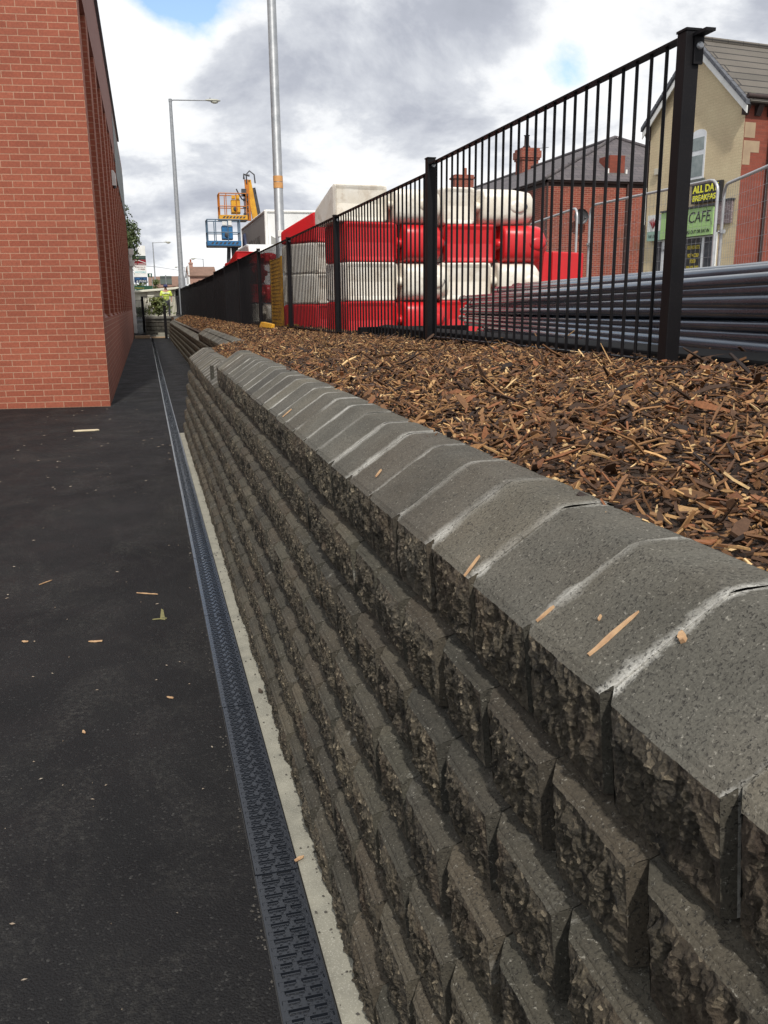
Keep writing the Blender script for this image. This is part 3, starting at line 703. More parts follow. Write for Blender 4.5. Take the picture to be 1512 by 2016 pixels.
# piers and recess reveals
y = 0.; k = 0; piers = []
PW, RW = .62, 1.85
ys_ = []
while y < LEN-2.4:
    piers.append((y, y+PW)); ys_.append((y+PW, y+PW+RW)); y += PW+RW
piers.append((y, LEN))
for a, b in piers: mb.add([(0, a, ZP), (0, b, ZP), (0, b, ZR), (0, a, ZR)], [(0, 1, 2, 3)])
for a, b in ys_:
    mb.add([(-D_, a, ZP), (-D_, b, ZP), (-D_, b, ZR), (-D_, a, ZR)], [(0, 1, 2, 3)])       # back of the recess
    mb.add([(0, a, ZP), (-D_, a, ZP), (-D_, a, ZR), (0, a, ZR)], [(3, 2, 1, 0)])
    mb.add([(-D_, b, ZP), (0, b, ZP), (0, b, ZR), (-D_, b, ZR)], [(3, 2, 1, 0)])            # reveal facing the camera
mb.add([(0, LEN, 0), (-8, LEN, 0), (-8, LEN, ZT), (0, LEN, ZT)], [(0, 1, 2, 3)])
bw = mb.build('wall', m_brick_new, bb, uv=True, recalc=False)
mb = MB()
for a, b in ys_:      # sloping cut brick sills
    mb.add([(-D_, a, ZP+.11), (0, a, ZP-.02), (0, b, ZP-.02), (-D_, b, ZP+.11)], [(0, 1, 2, 3)])
mb.build('sill_slopes', m_lintel, bw, recalc=False)
mb = MB(); mb.b2((-D_, PW, ZR), (.004, LEN-.4, ZT-.004)); 
mb.build('lintel_band', m_lintel, bb)
mb = MB(); mb.b2((-.3, 17.5, 5.55), (.012, LEN-.1, ZT-.3)); mb.build('grey_panel', m_greypan, bb)
mb = MB(); mb.prism([(fl[0]-.1, ZT), (.07, ZT), (.07, ZT+.10), (fl[0]-.1, ZT+.10)], 'y', 0.02, LEN-7.5)
mb.add([(fl[0], fl[1]-.06, ZT), (.07, -.06, ZT), (.07, -.06, ZT+.1), (fl[0], fl[1]-.06, ZT+.1)], [(0, 1, 2, 3)]); mb.build('roof_edge', m_eave, bb, recalc=False)
mb = MB(); mb.b2((-.18, LEN-.15, 0), (.16, LEN+.05, 3.9)); mb.build('corner_trim', m_white, bb, bevel=.02)
mb = MB(); mb.b2((.0, 11.55, 4.55), (.10, 11.78, 4.86)); mb.prism([(.0, 4.86), (.09, 4.86), (.05, 4.93), (0, 4.93)], 'y', 11.55, 11.78)
sens = mb.build('alarm_box', m_white, bb, bevel=.008)
mb = MB(); mb.tube([(.05, 11.66, 4.55), (.06, 11.66, 4.49)], .045, 10); mb.build('lens', m_dkgrey, sens)
for z in (3.9, 3.35): 
    mb = MB(); mb.b2((.02, LEN-.5, z), (.26, LEN-.2, z+.28)); mb.build('wall_light', m_white, bb, bevel=.03)

# ================================================================== PATH END
def tagb(o, *a): tag(o, *a); return o
mb = MB(); mb.b2((-.55, 42.2, 0.004), (.15, 42.55, .13)); mb.b2((.17, 42.25, .004), (.9, 42.5, .07))
tag(mb.build('stone_step', pm('tan_paving', (.36, .26, .16), (.28, .2, .13), rough=.9, ns=4), None, bevel=.01), 'tan stone step across the far end of the path', 'step')
pl = thing('stone_planter', 'low block-walled planter closing the far end of the path', 'planter')
for r in range(5):
    mb = MB(); z = .0+r*.175; off = .12*(r % 2)
    for i in range(5):
        x0 = -.02+i*.24-off*(i > 0); x1 = min(1.12, x0+.235)
        if i == 4 and off: x1 = 1.1
        mb.box(((x0+x1)/2, 43.15-.012*(i % 2)+r*.012, z+.085), (x1-x0, .25, .15))
    mb.build('block_course', m_cope if r in (0, 4) else m_block, pl, bevel=.012)
mb = MB()
for i in range(5): mb.prism([(43.0, .86), (43.0, .90), (43.2, .985), (43.34, .985), (43.34, .86)], 'x', -.03+i*.24, -.03+i*.24+.235)
mb.build('coping', m_cope, pl, bevel=.006)
mb = MB(); mb.b2((-.02, 43.3, .0), (1.3, 46.5, .93)); mb.build('soil', m_soil, pl)
mb = MB(); mb.b2((.42, 42.7, 0.004), (1.0, 42.98, .12)); mb.box((.72, 42.83, .18), (.42, .2, .11), rz=.06)
tag(mb.build('kerb_slab', m_conc_strip, None, bevel=.01), 'pale loose kerb slabs lying at the foot of the planter', 'kerb stone')
def plant(name, label, cat, x, y, z, r, h, n, seed, mat, ls=.1, stems=8, group=None):
    t = thing(name, label, cat, (x, y, z), group=group); rg = np.random.default_rng(seed)
    mb = MB()
    for i in range(stems):
        a = rg.uniform(0, 6.28); rr = r*rg.uniform(.3, .9); mb.tube([(0, 0, 0), (rr*.4*math.cos(a), rr*.4*math.sin(a), h*.5), (rr*math.cos(a), rr*math.sin(a), h*rg.uniform(.7, .95))], [.012, .008, .004], 5, False)
    mb.build('stem', m_bark, t, recalc=False)
    V = []; 
    c = np.stack([rg.normal(0, r*.45, n), rg.normal(0, r*.45, n), h*(.12+.85*rg.random(n)**.8)], -1)
    c[:, :2] *= (1.15-.5*(c[:, 2:3]/h)); 
    leaves(c, ls, rg, mat, t)
    return t
def leaves(c, ls, rg, mat, parent, name='foliage'):
    n = len(c); a = rg.normal(size=(n, 3)); a /= np.linalg.norm(a, axis=1)[:, None]; b = np.cross(a, rg.normal(size=(n, 3))); b /= np.linalg.norm(b, axis=1)[:, None]
    s = ls*rg.uniform(.6, 1.3, (n, 1))
    V = np.stack([c-a*s, c+b*s*.45, c+a*s, c-b*s*.45], 1).reshape(-1, 3); F = np.arange(n*4).reshape(-1, 4)
    return npmesh(name, V, F, mat, parent)
plant('shrub', 'leafy green shrub growing in the block planter', 'shrub', .62, 44.2, .93, .55, .95, 900, 2, m_leafy, .075)
plant('low_plant', 'low dark green plant at the left of the block planter', 'plant', -.25, 48.0, .85, .35, .55, 350, 3, m_leaf, .07)
def gpost(x, y, z0, z1, label, w=.12):
    mb = MB(); mb.b2((x-w/2, y-w/2, z0), (x+w/2, y+w/2, z1)); p = thing('gate_post', label, 'post', (0, 0, 0)); mb.build('post_shaft', m_black, p, bevel=.006)
    mb = MB(); mb.b2((x-w/2-.008, y-w/2-.008, z1), (x+w/2+.008, y+w/2+.008, z1+.012)); mb.build('post_cap', m_black, p)
    mb = MB(); mb.b2((x-w/2-.02, y-w/2-.02, z1-.2), (x-w/2, y+.02, z1-.12)); mb.build('hinge', m_black, p)
gpost(-.70, 42.3, 0, 1.46, 'black gate post against the end of the brick building')
gpost(.86, 41.6, 0, 1.45, 'black gate post in front of the right side of the planter')
gpost(-.10, 46.3, .15, 1.92, 'taller black post at the left end of the railings behind the planter')
def railing(label, x0, x1, y, z0, z1, nb, name='railing', r=.013, mat=None):
    t = thing(name, label, 'railing', (0, 0, 0)); mb = MB()
    for i in range(nb): x = x0+(x1-x0)*i/(nb-1); mb.tube([(x, y, z0), (x, y, z1)], r, 5, False)
    mb.build('bars', mat or m_dkgrey, t, recalc=False)
    mb = MB(); mb.b2((x0, y-.012, z1), (x1, y+.012, z1+.02)); mb.b2((x0, y-.012, z0+.06), (x1, y+.012, z0+.08)); mb.build('rails', mat or m_dkgrey, t)
railing('thin grey railing behind the planter, right of the tall black post', -.05, 1.75, 47.2, .85, 1.93, 26)
railing('thin grey railing between the brick building and the tall black post', -.95, -.12, 47.4, .8, 1.75, 14)
# cream sheeted hoarding beyond
mb = MB(); n = 14
for i in range(n):
    xa, xb = -2.2+i*.4, -2.2+(i+1)*.4; ya = 56.+.12*(i % 2)
    za, zb = 2.14+.075*(xa+2.2), 2.14+.075*(xb+2.2)
    mb.hexa([(xa, ya, .84), (xb, ya+.06, .84), (xb, ya+.35, .84), (xa, ya+.3, .84), (xa, ya, za), (xb, ya+.03, zb), (xb, ya+.35, zb), (xa, ya+.3, za)])
hh = thing('hoarding', 'cream sheeted barrier sloping up behind the far railings', 'hoarding'); mb.build('sheeting', m_tarp, hh)
mb = MB(); mb.box((.6, 56.0, 2.40), (5.6, .36, .13), ry=-.075); mb.build('top_roll', m_tarp, hh, bevel=.03)

# ================================================================== FAR FENCE, VAN BODY BETWEEN
ff = thing('metal_fence', 'short far run of black bar fence beyond the white van', 'fence')
mb = MB()
for i in range(60):
    y = 52.+i*.4; x = 1.9-.1*(y-52)/24; mb.b2((x-.011, y-.011, .95), (x+.011, y+.011, 2.38))
mb.build('panel', m_black, ff)
mb = MB(); mb.b2((1.78, 52, 2.36), (1.92, 75.8, 2.40)); mb.b2((1.82, 52, 1.05), (1.92, 75.8, 1.09)); mb.build('rail', m_black, ff)
for y in (52, 55, 58, 61, 64, 67, 70, 73):
    mb = MB(); x = 1.9-.1*(y-52)/24; mb.b2((x-.03, y-.03, .95), (x+.03, y+.03, 2.44)); mb.build('post', m_black, ff)

def vehicle_wheels(t, xs, ys, z, r, w=.22):
    for x in xs:
        for y in ys:
            mb = MB(); mb.tube([(x-w/2, y, z), (x-w/2+.03, y, z), (x+w/2-.03, y, z), (x+w/2, y, z)], [r*.93, r, r, r*.93], 20); wh = mb.build('wheel', m_dkgrey, t)
            mb = MB(); mb.tube([(x-w/2-.01, y, z), (x+w/2+.01, y, z)], r*.55, 14); mb.build('rim', m_galv, wh)
def van(label, x0, y0, w, l, h, zb):
    t = thing('parked_van', label, 'van', (x0, y0, zb)); mb = MB()
    prof = [(0, .35), (0, h*.78), (.25, h*.97), (.8, h), (l-1.5, h), (l-.85, h*.62), (l, h*.48), (l+.02, .35)]
    mb.prism([(a, b) for a, b in prof], 'x', 0, w); mb.build('body', m_cabin, t, bevel=.05)
    mb = MB(); mb.prism([(.012, h*.62), (-.006, h*.62), (.1, h*.86), (.12, h*.86)], 'x', .2, w-.2); mb.build('rear_window', m_glass, t)
    mb = MB(); mb.prism([(l-1.42, h*.93), (l-.9, h*.64), (l-.88, h*.66), (l-1.40, h*.95)], 'x', .12, w-.12); mb.build('windscreen', m_glass, t)
    vehicle_wheels(t, (.12, w-.12), (.8, l-.9), .34, .34)
    return t
van('white van seen end-on in the gap between the two fence runs', 2.0, 50.6, 1.9, 4.6, 1.62, 1.0)
van('white van with its roof just above the fence below the grey truck box', 2.62, 22.6, 1.9, 4.8, 1.94, 1.04)

# ================================================================== BOX TRUCK
tr = thing('box_truck', 'box truck with grey lettered side and white end parked behind the fence', 'truck', (3.5, 26, 1.04))
mb = MB(); mb.b2((.02, 0, .95), (2.2, 6.2, 3.02)); mb.build('box_body', m_cabin, tr, bevel=.03)
mb = MB(); mb.b2((.0, .08, .98), (.019, 6.12, 2.96)); sdp = mb.build('side_panel', m_truckgrey, tr)
mb = MB()
for y in (0, 6.2): mb.tube([(.03, y, .95), (.03, y, 3.02)], .05, 8)
mb.tube([(.03, 0, 3.02), (.03, 6.2, 3.02)], .05, 8); mb.tube([(2.2, 0, 3.02), (2.2, 6.2, 3.02)], .05, 8); mb.tube([(0.03, 0, 3.02), (2.2, 0, 3.02)], .045, 8); mb.build('trim', m_white, tr)
mb = MB(); mb.b2((.1, -.02, 1.0), (2.1, -.002, 2.35)); mb.build('rear_shutter', m_white, tr)
mb = MB(); mb.add([(.15, -.024, 2.35), (2.0, -.024, 1.35), (2.0, -.024, 1.3), (.15, -.024, 1.0)], [(0, 1, 2, 3)]); mb.build('tail_panel', m_truckgrey, tr, recalc=False)
mb = MB(); mb.prism([(6.3, .4), (6.3, 1.9), (7.4, 1.9), (8.0, 1.2), (8.1, .4)], 'x', .1, 2.1); mb.build('cab', m_cabin, tr, bevel=.05)
mb = MB(); mb.prism([(7.46, 1.86), (7.5, 1.9), (8.05, 1.22), (8.0, 1.2)], 'x', .2, 2.0); mb.build('windscreen', m_glass, tr)
mb = MB(); mb.b2((.2, 0, .6), (2.0, 6.3, .94)); mb.build('chassis', m_dkgrey, tr)
vehicle_wheels(tr, (.2, 2.0), (1.2, 7.2), .42, .42)
lettering('CAR & VAN', .58, m_ink, tr, (-.003, 4.2, 2.05), (0, -1, 0), width=2.9)
mb = MB(); mb.tube([(-.006, 5.4, 1.3), (-.006, 5.35, 2.3), (-.006, 5.1, 2.72), (-.006, 4.8, 2.3), (-.006, 4.75, 1.3)], .09, 6); mb.build('arch_logo', m_navy, tr)

# ================================================================== BOOM LIFTS
def rail_frame(mb, cs, zs, r):
    for z in zs:
        for i in range(len(cs)): mb.tube([(cs[i][0], cs[i][1], z), (cs[(i+1) % len(cs)][0], cs[(i+1) % len(cs)][1], z)], r, 6)
def lift(label, col, x, y, zf, w, d, h, seed, jib):
    t = thing('boom_lift', label, 'boom lift', (x, y, 1.04)); z0 = zf-1.04
    cs = [(-w/2, -d/2), (w/2, -d/2), (w/2, d/2), (-w/2, d/2)]
    mb = MB(); rail_frame(mb, cs, (z0+h*.5, z0+h), .022)
    for (a, b) in cs+[(-w/4, -d/2), (w/8, -d/2), (-w/4, d/2), (-w/2, 0), (w/2, 0)]: mb.tube([(a, b, z0), (a, b, z0+h)], .02, 6)
    mb.build('basket_rails', jib['rail'], t)
    mb = MB(); mb.b2((-w/2-.02, -d/2-.02, z0-.06), (w/2+.02, d/2+.02, z0)); fl_ = mb.build('platform', m_dkgrey, t)
    mb = MB(); mb.b2((-w/2-.025, -d/2-.035, z0-.02), (w/2+.025, -d/2-.022, z0+.16)); mb.b2((-w/2-.035, -d/2, z0-.02), (-w/2-.022, d/2, z0+.16)); mb.build('toe_board', col, fl_)
    mb = MB()
    for i in range(7):
        xx = -w/2+.1+i*(w-.15)/7; mb.prism([(xx, z0+.03), (xx+.08, z0+.03), (xx+.14, z0+.11), (xx+.06, z0+.11)], 'y', -d/2-.040, -d/2-.036)
    mb.build('toe_stripes', m_dkgrey, fl_)
    mb = MB(); mb.box((w*.12, -.05, z0+h*.5), (w*.34, .3, h*.55)); mb.build('control_box', col, t, bevel=.03)
    mb = MB(); mb.box((w*.04, -.21, z0+h*.86), (w*.14, .02, .16)); mb.box((w*.2, -.21, z0+h*.86), (w*.12, .02, .22)); mb.build('decal', m_white if jib['rail'] is not m_orange else m_yel, t)
    mb = MB(); mb.sphere((w*.1, -.22, z0+h*.42), (.09, .02, .1)); mb.build('drive_motor', m_dkgrey, t)
    for nm, pts, wd, mt in jib['beams']:
        mb = MB()
        for a, b in zip(pts[:-1], pts[1:]):
            a = Vector(a); b = Vector(b); dd = (b-a); mid = (a+b)/2
            ry = math.atan2(dd.x, dd.z); mb.box(mid, (wd, wd*.8, dd.length), ry=ry)
        mb.build(nm, mt, t, bevel=.01)
    mb = MB(); mb.b2((-.2, -.3, .5), (2.0, 1.5, 1.0)); mb.build('chassis', col, t, bevel=.05)
    vehicle_wheels(t, (-.1, 1.9), (-.2, 1.4), .45, .45, .3)
    return t
zb = lambda z: z-1.04
yl = lift('yellow boom lift with raised folded arm and empty orange-railed basket', m_yel, 3.98, 40, 5.08, 1.15, .8, 1.05, 1, dict(rail=m_orange, beams=[
    ('riser_arm', [(.72, 0, zb(5.05)), (.66, 0, zb(6.75))], .17, m_orange), ('main_boom', [(.75, .15, zb(6.75)), (1.15, .15, zb(4.2))], .24, m_yel), ('boom_cover', [(.97, .3, zb(6.45)), (1.42, .3, zb(3.9))], .2, m_dkgrey), ('lower_boom', [(1.2, .15, zb(4.3)), (1.1, .3, 1.)], .28, m_yel)]))
mb = MB(); mb.tube([(.66, -.1, zb(6.6)), (.66, -.1, zb(6.95)), (.8, -.1, zb(7.1)), (1.0, -.1, zb(6.95)), (1.03, -.1, zb(6.6))], .03, 8); mb.tube([(.55, -.1, zb(6.75)), (.55, -.1, zb(6.95)), (.8, -.1, zb(6.9))], .045, 8); mb.build('hydraulic_hose', m_dkgrey, yl)
mb = MB()
for z in (5.3, 5.6, 5.9, 6.1): mb.box((.58, -.12, zb(z)), (.22, .16, .10))
mb.tube([(.2, -.1, zb(6.35)), (.32, -.1, zb(6.1)), (.45, -.1, zb(5.9))], .03, 6); mb.b2((.42, -.2, zb(6.05)), (.62, 0, zb(6.35))); mb.build('hydraulic_block', m_dkgrey, yl)
bl = lift('blue boom lift with its empty blue basket held just above the fence', m_blue, 3.18, 36, 3.74, 1.25, .8, .95, 2, dict(rail=pm('blue_grey_rail', (.10, .17, .24), (.08, .13, .19), rough=.5, ns=8), beams=[
    ('mast', [(.2, 0, zb(3.72)), (.12, 0, zb(2.6))], .14, m_dkgrey), ('jib', [(.42, 0, zb(3.72)), (.5, .1, zb(2.2))], .26, m_dkgrey), ('lower_boom', [(.4, .1, zb(2.6)), (1.1, .3, .9)], .26, m_blue)]))

# ================================================================== LAMP POSTS
def lamp(label, x, y, zb_, zt, arm, r0=.09, r1=.055, sgn=1, det=True):
    t = thing('street_lamp', label, 'street lamp', (x, y, zb_)); H = zt-zb_
    mb = MB(); mb.tube([(0, 0, 0), (0, 0, H*.18), (0, 0, H*.19), (0, 0, H)], [r0*1.25, r0*1.25, r0, r1], 14); mb.build('column', m_galv, t)
    if arm:
        mb = MB(); mb.tube([(0, 0, H-.06), (sgn*.15, 0, H-.02), (sgn*(arm-.5), 0, H+.03)], [.045, .035, .028], 8); mb.tube([(0, 0, H-.12), (0, 0, H+.02)], r1*1.15, 10); mb.build('arm', m_galv, t)
        mb = MB(); rings = []
        for xx, hy, hz in ((arm-.55, .03, .03), (arm-.45, .07, .055), (arm-.2, .13, .085), (arm+.05, .12, .075), (arm+.2, .06, .035), (arm+.24, .02, .012)):
            rings.append([(sgn*xx, hy*math.cos(a), H+.04+hz*math.sin(a)*(1 if math.sin(a) > 0 else .7)) for a in [2*math.pi*i/12 for i in range(12)]])
        mb.loft(rings); hd = mb.build('lantern', pm('lantern_grey', (.42, .42, .36), (.3, .3, .26), rough=.4, ns=8), t)
        mb = MB(); mb.sphere((sgn*(arm-.08), 0, H-.02), (.2, .1, .09), 12, 8); mb.build('lamp_bowl', pm('lamp_bowl', (.5, .5, .42), (.42, .42, .36), rough=.2, ns=8), hd)
        mb = MB(); mb.tube([(sgn*(arm-.3), 0, H+.1), (sgn*(arm-.3), 0, H+.17)], .03, 8); mb.build('photocell', m_galv, hd)
    return t
l1 = lamp('tall galvanised street lamp with its arm and lantern pointing right', 2.02, 49.5, 1.0, 11.82, 2.33, .14, .08)
bp = thing('lamp_column', 'thick grey lamp column with two orange bands close behind the fence', 'lamp column', (2.26, 15, .95))
mb = MB(); mb.tube([(0, 0, 0), (0, 0, 1.2), (0, 0, 1.22), (0, 0, 9.5)], [.10, .10, .078, .062], 24); mb.build('column', m_galv, bp)
o_or = pm('faded_orange_band', (.62, .33, .12), (.5, .25, .08), rough=.6, ns=20)
for z in (3.46, 3.36):
    mb = MB(); mb.tube([(0, 0, z-.95-.045), (0, 0, z-.95+.045)], .0795, 24, False); mb.build('reflective_band', o_or, bp)
mb = MB(); mb.b2((-.045, -.084, 1.60), (.05, -.076, 1.70)); mb.build('label_plate', m_white, bp, bevel=.004)
lamp('distant street lamp above the sign tower, arm to the right', 1.3, 100, .9, 8.1, 1.7, .09, .05)
lamp('small faraway street lamp left of the brown-roofed house, arm to the left', 8.6, 132, .9, 8.0, 1.5, .09, .05, -1)
lamp('faintest faraway street lamp just right of the brown roof', 7.6, 170, .9, 8.4, 1.6, .08, .05, -1)

# ================================================================== SIGN TOWER, BOARDS, TREES
ts = thing('sign_tower', 'tall sign tower stacked with white, red and navy shop panels beside the tree', 'sign', (-.12, 60, .85))
z = lambda v: 1.45+(603.-v-0)*60/1700.*.985-.85
def pan(v0, v1, mat, x0=-.42, x1=.40, yo=0.): mb = MB(); mb.b2((x0, -.06+yo, z(v1)), (x1, .06, z(v0))); return mb.build('sign_panel', mat, ts)
m_dgreenp = pm('black_green_panel', (.02, .045, .035), (.015, .03, .025), rough=.4, ns=2); m_maroon = pm('maroon_panel', (.22, .01, .02), (.17, .01, .015), rough=.4, ns=2); m_navyp = pm('navy_panel', (.008, .03, .08), (.008, .02, .06), rough=.4, ns=2)
pan(494, 512, m_white, -.1); pan(512.3, 515.3, m_dgreenp, -.1); pan(515.6, 518.6, m_dgreenp); pan(518.8, 529, m_maroon); pan(529.2, 549.5, m_white); pan(550, 560, m_navyp)
mb = MB(); mb.tube([(-.4, -.07, z(523)), (-.15, -.07, z(520)), (.0, -.07, z(521)), (.38, -.07, z(525))], .02, 6); mb.b2((-.35, -.075, z(527.3)), (.38, -.065, z(526.4))); mb.build('white_line', m_white, ts)
lettering('DIRECT TILE', .17, pm('sign_blue', (.05, .22, .5), (.04, .2, .45), ns=9), ts, (-.36, -.068, z(554.5)), (1, 0, 0), width=.7)
lettering('& STONE', .17, m_white, ts, (-.28, -.068, z(559.2)), (1, 0, 0), width=.62)
lettering('MOTORS', .15, pm('sign_teal', (.2, .55, .6), (.15, .5, .55), ns=9), ts, (-.34, -.068, z(543)), (1, 0, 0), width=.66)
lettering('FAMILY', .11, m_maroon, ts, (-.3, -.068, z(533.5)), (1, 0, 0), width=.62); lettering('TYRES', .09, m_maroon, ts, (-.15, -.068, z(537)), (1, 0, 0), width=.45)
mb = MB(); mb.b2((-.36, 0, 0), (-.28, .05, z(560))); mb.b2((.28, 0, 0), (.36, .05, z(560))); mb.build('support', m_galv, ts)
mb = MB(); mb.b2((.12, -.05, z(493)), (.20, .05, z(489))); mb.tube([(-.05, 0, z(491)), (.16, 0, z(491))], .012, 6); mb.build('floodlight', m_dkgrey, ts)
gb = thing('green_board', 'dark green builders merchant board below the sign tower', 'sign', (-.2, 57, .85))
mb = MB(); mb.box((0, 0, 1.60), (1.5, .06, .46)); mb.build('board', m_green, gb)
mb = MB(); mb.b2((-.5, 0, 0), (-.44, .05, 1.5)); mb.b2((.44, 0, 0), (.5, .05, 1.5)); mb.build('leg', m_galv, gb)
mb = MB(); mb.tube([(-.47, -.05, 1.52), (-.47, -.036, 1.52)], .11, 16); mb.build('roundel', m_ydul, gb)
lettering('Welcome to', .13, m_ydul, gb, (-.3, -.034, 1.66), (1, 0, 0), width=.55); lettering('Travis Perkins', .19, m_white, gb, (-.32, -.034, 1.47), (1, 0, 0), width=.95)
sg = thing('small_sign', 'small green and white sign on a bracket beside the distant lamp', 'sign', (.45, 59, .85)); mb = MB(); mb.box((0, 0, 2.52), (.28, .04, .24)); mb.build('board', m_green, sg)
mb = MB(); mb.sphere((.02, -.03, 2.52), (.05, .015, .09)); mb.build('emblem', m_white, sg); mb = MB(); mb.b2((.10, .02, 0), (.14, .05, 2.6)); mb.build('post', m_galv, sg)
rd = thing('road_sign', 'grey back of a large road sign on a central post', 'sign', (1.70, 70, .85)); mb = MB(); mb.box((0, 0, 2.5), (.86, .04, .66)); mb.build('panel', m_roadsign, rd, bevel=.01)
mb = MB(); mb.box((0, -.03, 2.70), (.86, .03, .05)); mb.box((0, -.03, 2.22), (.86, .03, .05)); mb.build('channel', m_dkgrey, rd); mb = MB(); mb.tube([(0, -.06, 0), (0, -.06, 2.9)], .035, 8); mb.build('post', m_galv, rd)

def tree(name, label, x, y, zb_, th, blobs, n, ls, seed, mat, group=None):
    t = thing(name, label, 'tree', (x, y, zb_), group=group); rg = np.random.default_rng(seed)
    mb = MB(); mb.tube([(0, 0, 0), (.05, 0, th*.5), (0, .05, th)], [.16, .12, .07], 10, False)
    tot = sum(b[3]**2 for b in blobs); C_ = []
    for bx, by, bz, br in blobs:
        mb.tube([(0, 0, th*.55), (bx*.5, by*.5, (bz+th*.55)/2), (bx, by, bz)], [.07, .045, .015], 6, False)
        k = int(n*br*br/tot); v = rg.normal(size=(k, 3)); v /= np.linalg.norm(v, axis=1)[:, None]
        rr = br*rg.random((k, 1))**.45*(1+.28*fbm(v*2.2+seed+bx, 3, seed)[:, None])
        p = v*rr*np.array([1, 1, .9])+np.array([bx, by, bz]); keep = vnoise(p*2.1+3, seed) > -.22; C_.append(p[keep])
    mb.build('trunk', m_bark, t, recalc=False)
    leaves(np.concatenate(C_), ls, rg, mat, t, 'crown'); return t
tree('roadside_tree', 'tall leafy green tree rising behind the corner of the brick building', -1.75, 52, .85, 4.4,
     [(.75, 0, 3.6, 1.0), (.95, .1, 4.6, .85), (.55, 0, 5.4, .8), (.7, .2, 2.9, .7), (-.6, 0, 4.2, 1.1), (.35, 0, 6.3, .55), (-.5, 0, 5.6, .9), (1.25, 0, 4.0, .55), (.55, 0, 6.9, .35)], 15000, .085, 7, m_leaf)
tree('roadside_bush', 'yellow-green bush behind the sign tower', -.5, 66, .85, .9, [(0, 0, 1.6, .7), (.5, 0, 1.9, .6), (-.6, 0, 2.2, .7), (.9, 0, 1.7, .5)], 2600, .09, 9, m_leafy)
tree('roadside_bush', 'small olive bush right of the sign tower beside the distant lamp', .75, 64, .85, .6, [(0, 0, 1.7, .32), (.1, 0, 2.2, .26), (-.15, 0, 1.3, .3)], 900, .07, 12, m_leafy)

# ================================================================== FAR HOUSES
def house(label, x0, x1, y0, y1, ze, zr, wall_m, roof_m, ridge='x', chim=(), wins=(), name='brick_house', zg=.9):
    t = thing(name, label, 'house', (x0, y0, zg)); w, d, e, r = x1-x0, y1-y0, ze-zg, zr-zg
    mb = MB(); mb.b2((0, 0, 0), (w, d, e))
    if ridge == 'y': mb.prism([(0, e), (w, e), (w/2, r-.05)], 'y', 0, d)
    else: mb.prism([(0, e), (d, e), (d/2, r-.05)], 'x', 0, w)
    wl = mb.build('wall', wall_m, t, uv=True)
    mb = MB(); o_ = .25
    if ridge == 'x':
        mb.hexa([(-o_, -o_, e-.1), (w+o_, -o_, e-.1), (w+o_, d/2, r-.1), (-o_, d/2, r-.1), (-o_, -o_, e+.02), (w+o_, -o_, e+.02), (w+o_, d/2, r+.05), (-o_, d/2, r+.05)])
        mb.hexa([(-o_, d/2, r-.1), (w+o_, d/2, r-.1), (w+o_, d+o_, e-.1), (-o_, d+o_, e-.1), (-o_, d/2, r+.05), (w+o_, d/2, r+.05), (w+o_, d+o_, e+.02), (-o_, d+o_, e+.02)])
    else:
        mb.hexa([(-o_, -o_, e-.1), (w/2, -o_, r-.1), (w/2, d+o_, r-.1), (-o_, d+o_, e-.1), (-o_, -o_, e+.02), (w/2, -o_, r+.05), (w/2, d+o_, r+.05), (-o_, d+o_, e+.02)])
        mb.hexa([(w/2, -o_, r-.1), (w+o_, -o_, e-.1), (w+o_, d+o_, e-.1), (w/2, d+o_, r-.1), (w/2, -o_, r+.05), (w+o_, -o_, e+.02), (w+o_, d+o_, e+.02), (w/2, d+o_, r+.05)])
    rf = mb.build('roof', roof_m, t, uv=True)
    for (cx, cy, cw, cz) in chim:
        mb = MB(); mb.b2((cx-cw/2, cy-cw/2, e), (cx+cw/2, cy+cw/2, cz-zg)); mb.b2((cx-cw/2-.06, cy-cw/2-.06, cz-zg-.2), (cx+cw/2+.06, cy+cw/2+.06, cz-zg-.08)); c = mb.build('chimney', wall_m, rf, uv=True)
        mb = MB(); mb.tube([(cx, cy, cz-zg), (cx, cy, cz-zg+.4)], .12, 8); mb.build('chimney_pot', m_terrac, c)
    for (wx, wz, ww, wh) in wins:
        mb = MB(); mb.b2((wx, -.03, wz), (wx+ww, .05, wz+wh)); wn = mb.build('window', m_upvc, t)
        mb = MB(); mb.b2((wx+.08, -.036, wz+.08), (wx+ww-.08, -.031, wz+wh-.08)); mb.build('pane', m_glass, wn)
    return t
m_brownroof = brick_mat('brown_tile_roof', (.20, .115, .08), (.17, .1, .07), (.1, .06, .05), bw=.4, rh=.3, ms=.01); m_pinkwall = brick_mat('far_brick', (.36, .2, .15), (.3, .16, .12), (.4, .3, .25), bw=.3, rh=.1)
m_cream2 = pm('far_cream_render', (.6, .56, .45), (.5, .46, .38), ns=1)
house('brown-roofed house with a white gable end just left of the red barriers', 5.95, 9.2, 120, 126, 5.3, 6.5, m_pinkwall, m_brownroof, 'x', chim=((.4, 3, .5, 7.1),), wins=((.6, 2.6, .8, .9), (2.1, 2.6, .8, .9)))
mb = MB(); mb.b2((5.80, 119.8, .9), (5.97, 126.2, 6.6)); tag(mb.build('white_end_wall', m_white, None), 'white rendered end wall at the left of the brown-roofed house', 'wall')
house('small tan-roofed house between the sign tower and the road sign', .9, 2.6, 112, 118, 3.7, 5.0, m_cream2, m_brownroof, 'x')
house('far terrace house with a brown roof right of the road sign', 3.2, 5.4, 130, 136, 4.2, 5.6, m_pinkwall, m_brownroof, 'x', wins=((.5, 1.9, .6, .8),))
house('white-fronted shop at the far end of the street', 2.35, 3.3, 99, 104, 3.0, 3.55, m_cream2, m_brownroof, 'y', wins=((.2, .6, .6, 1.0),))
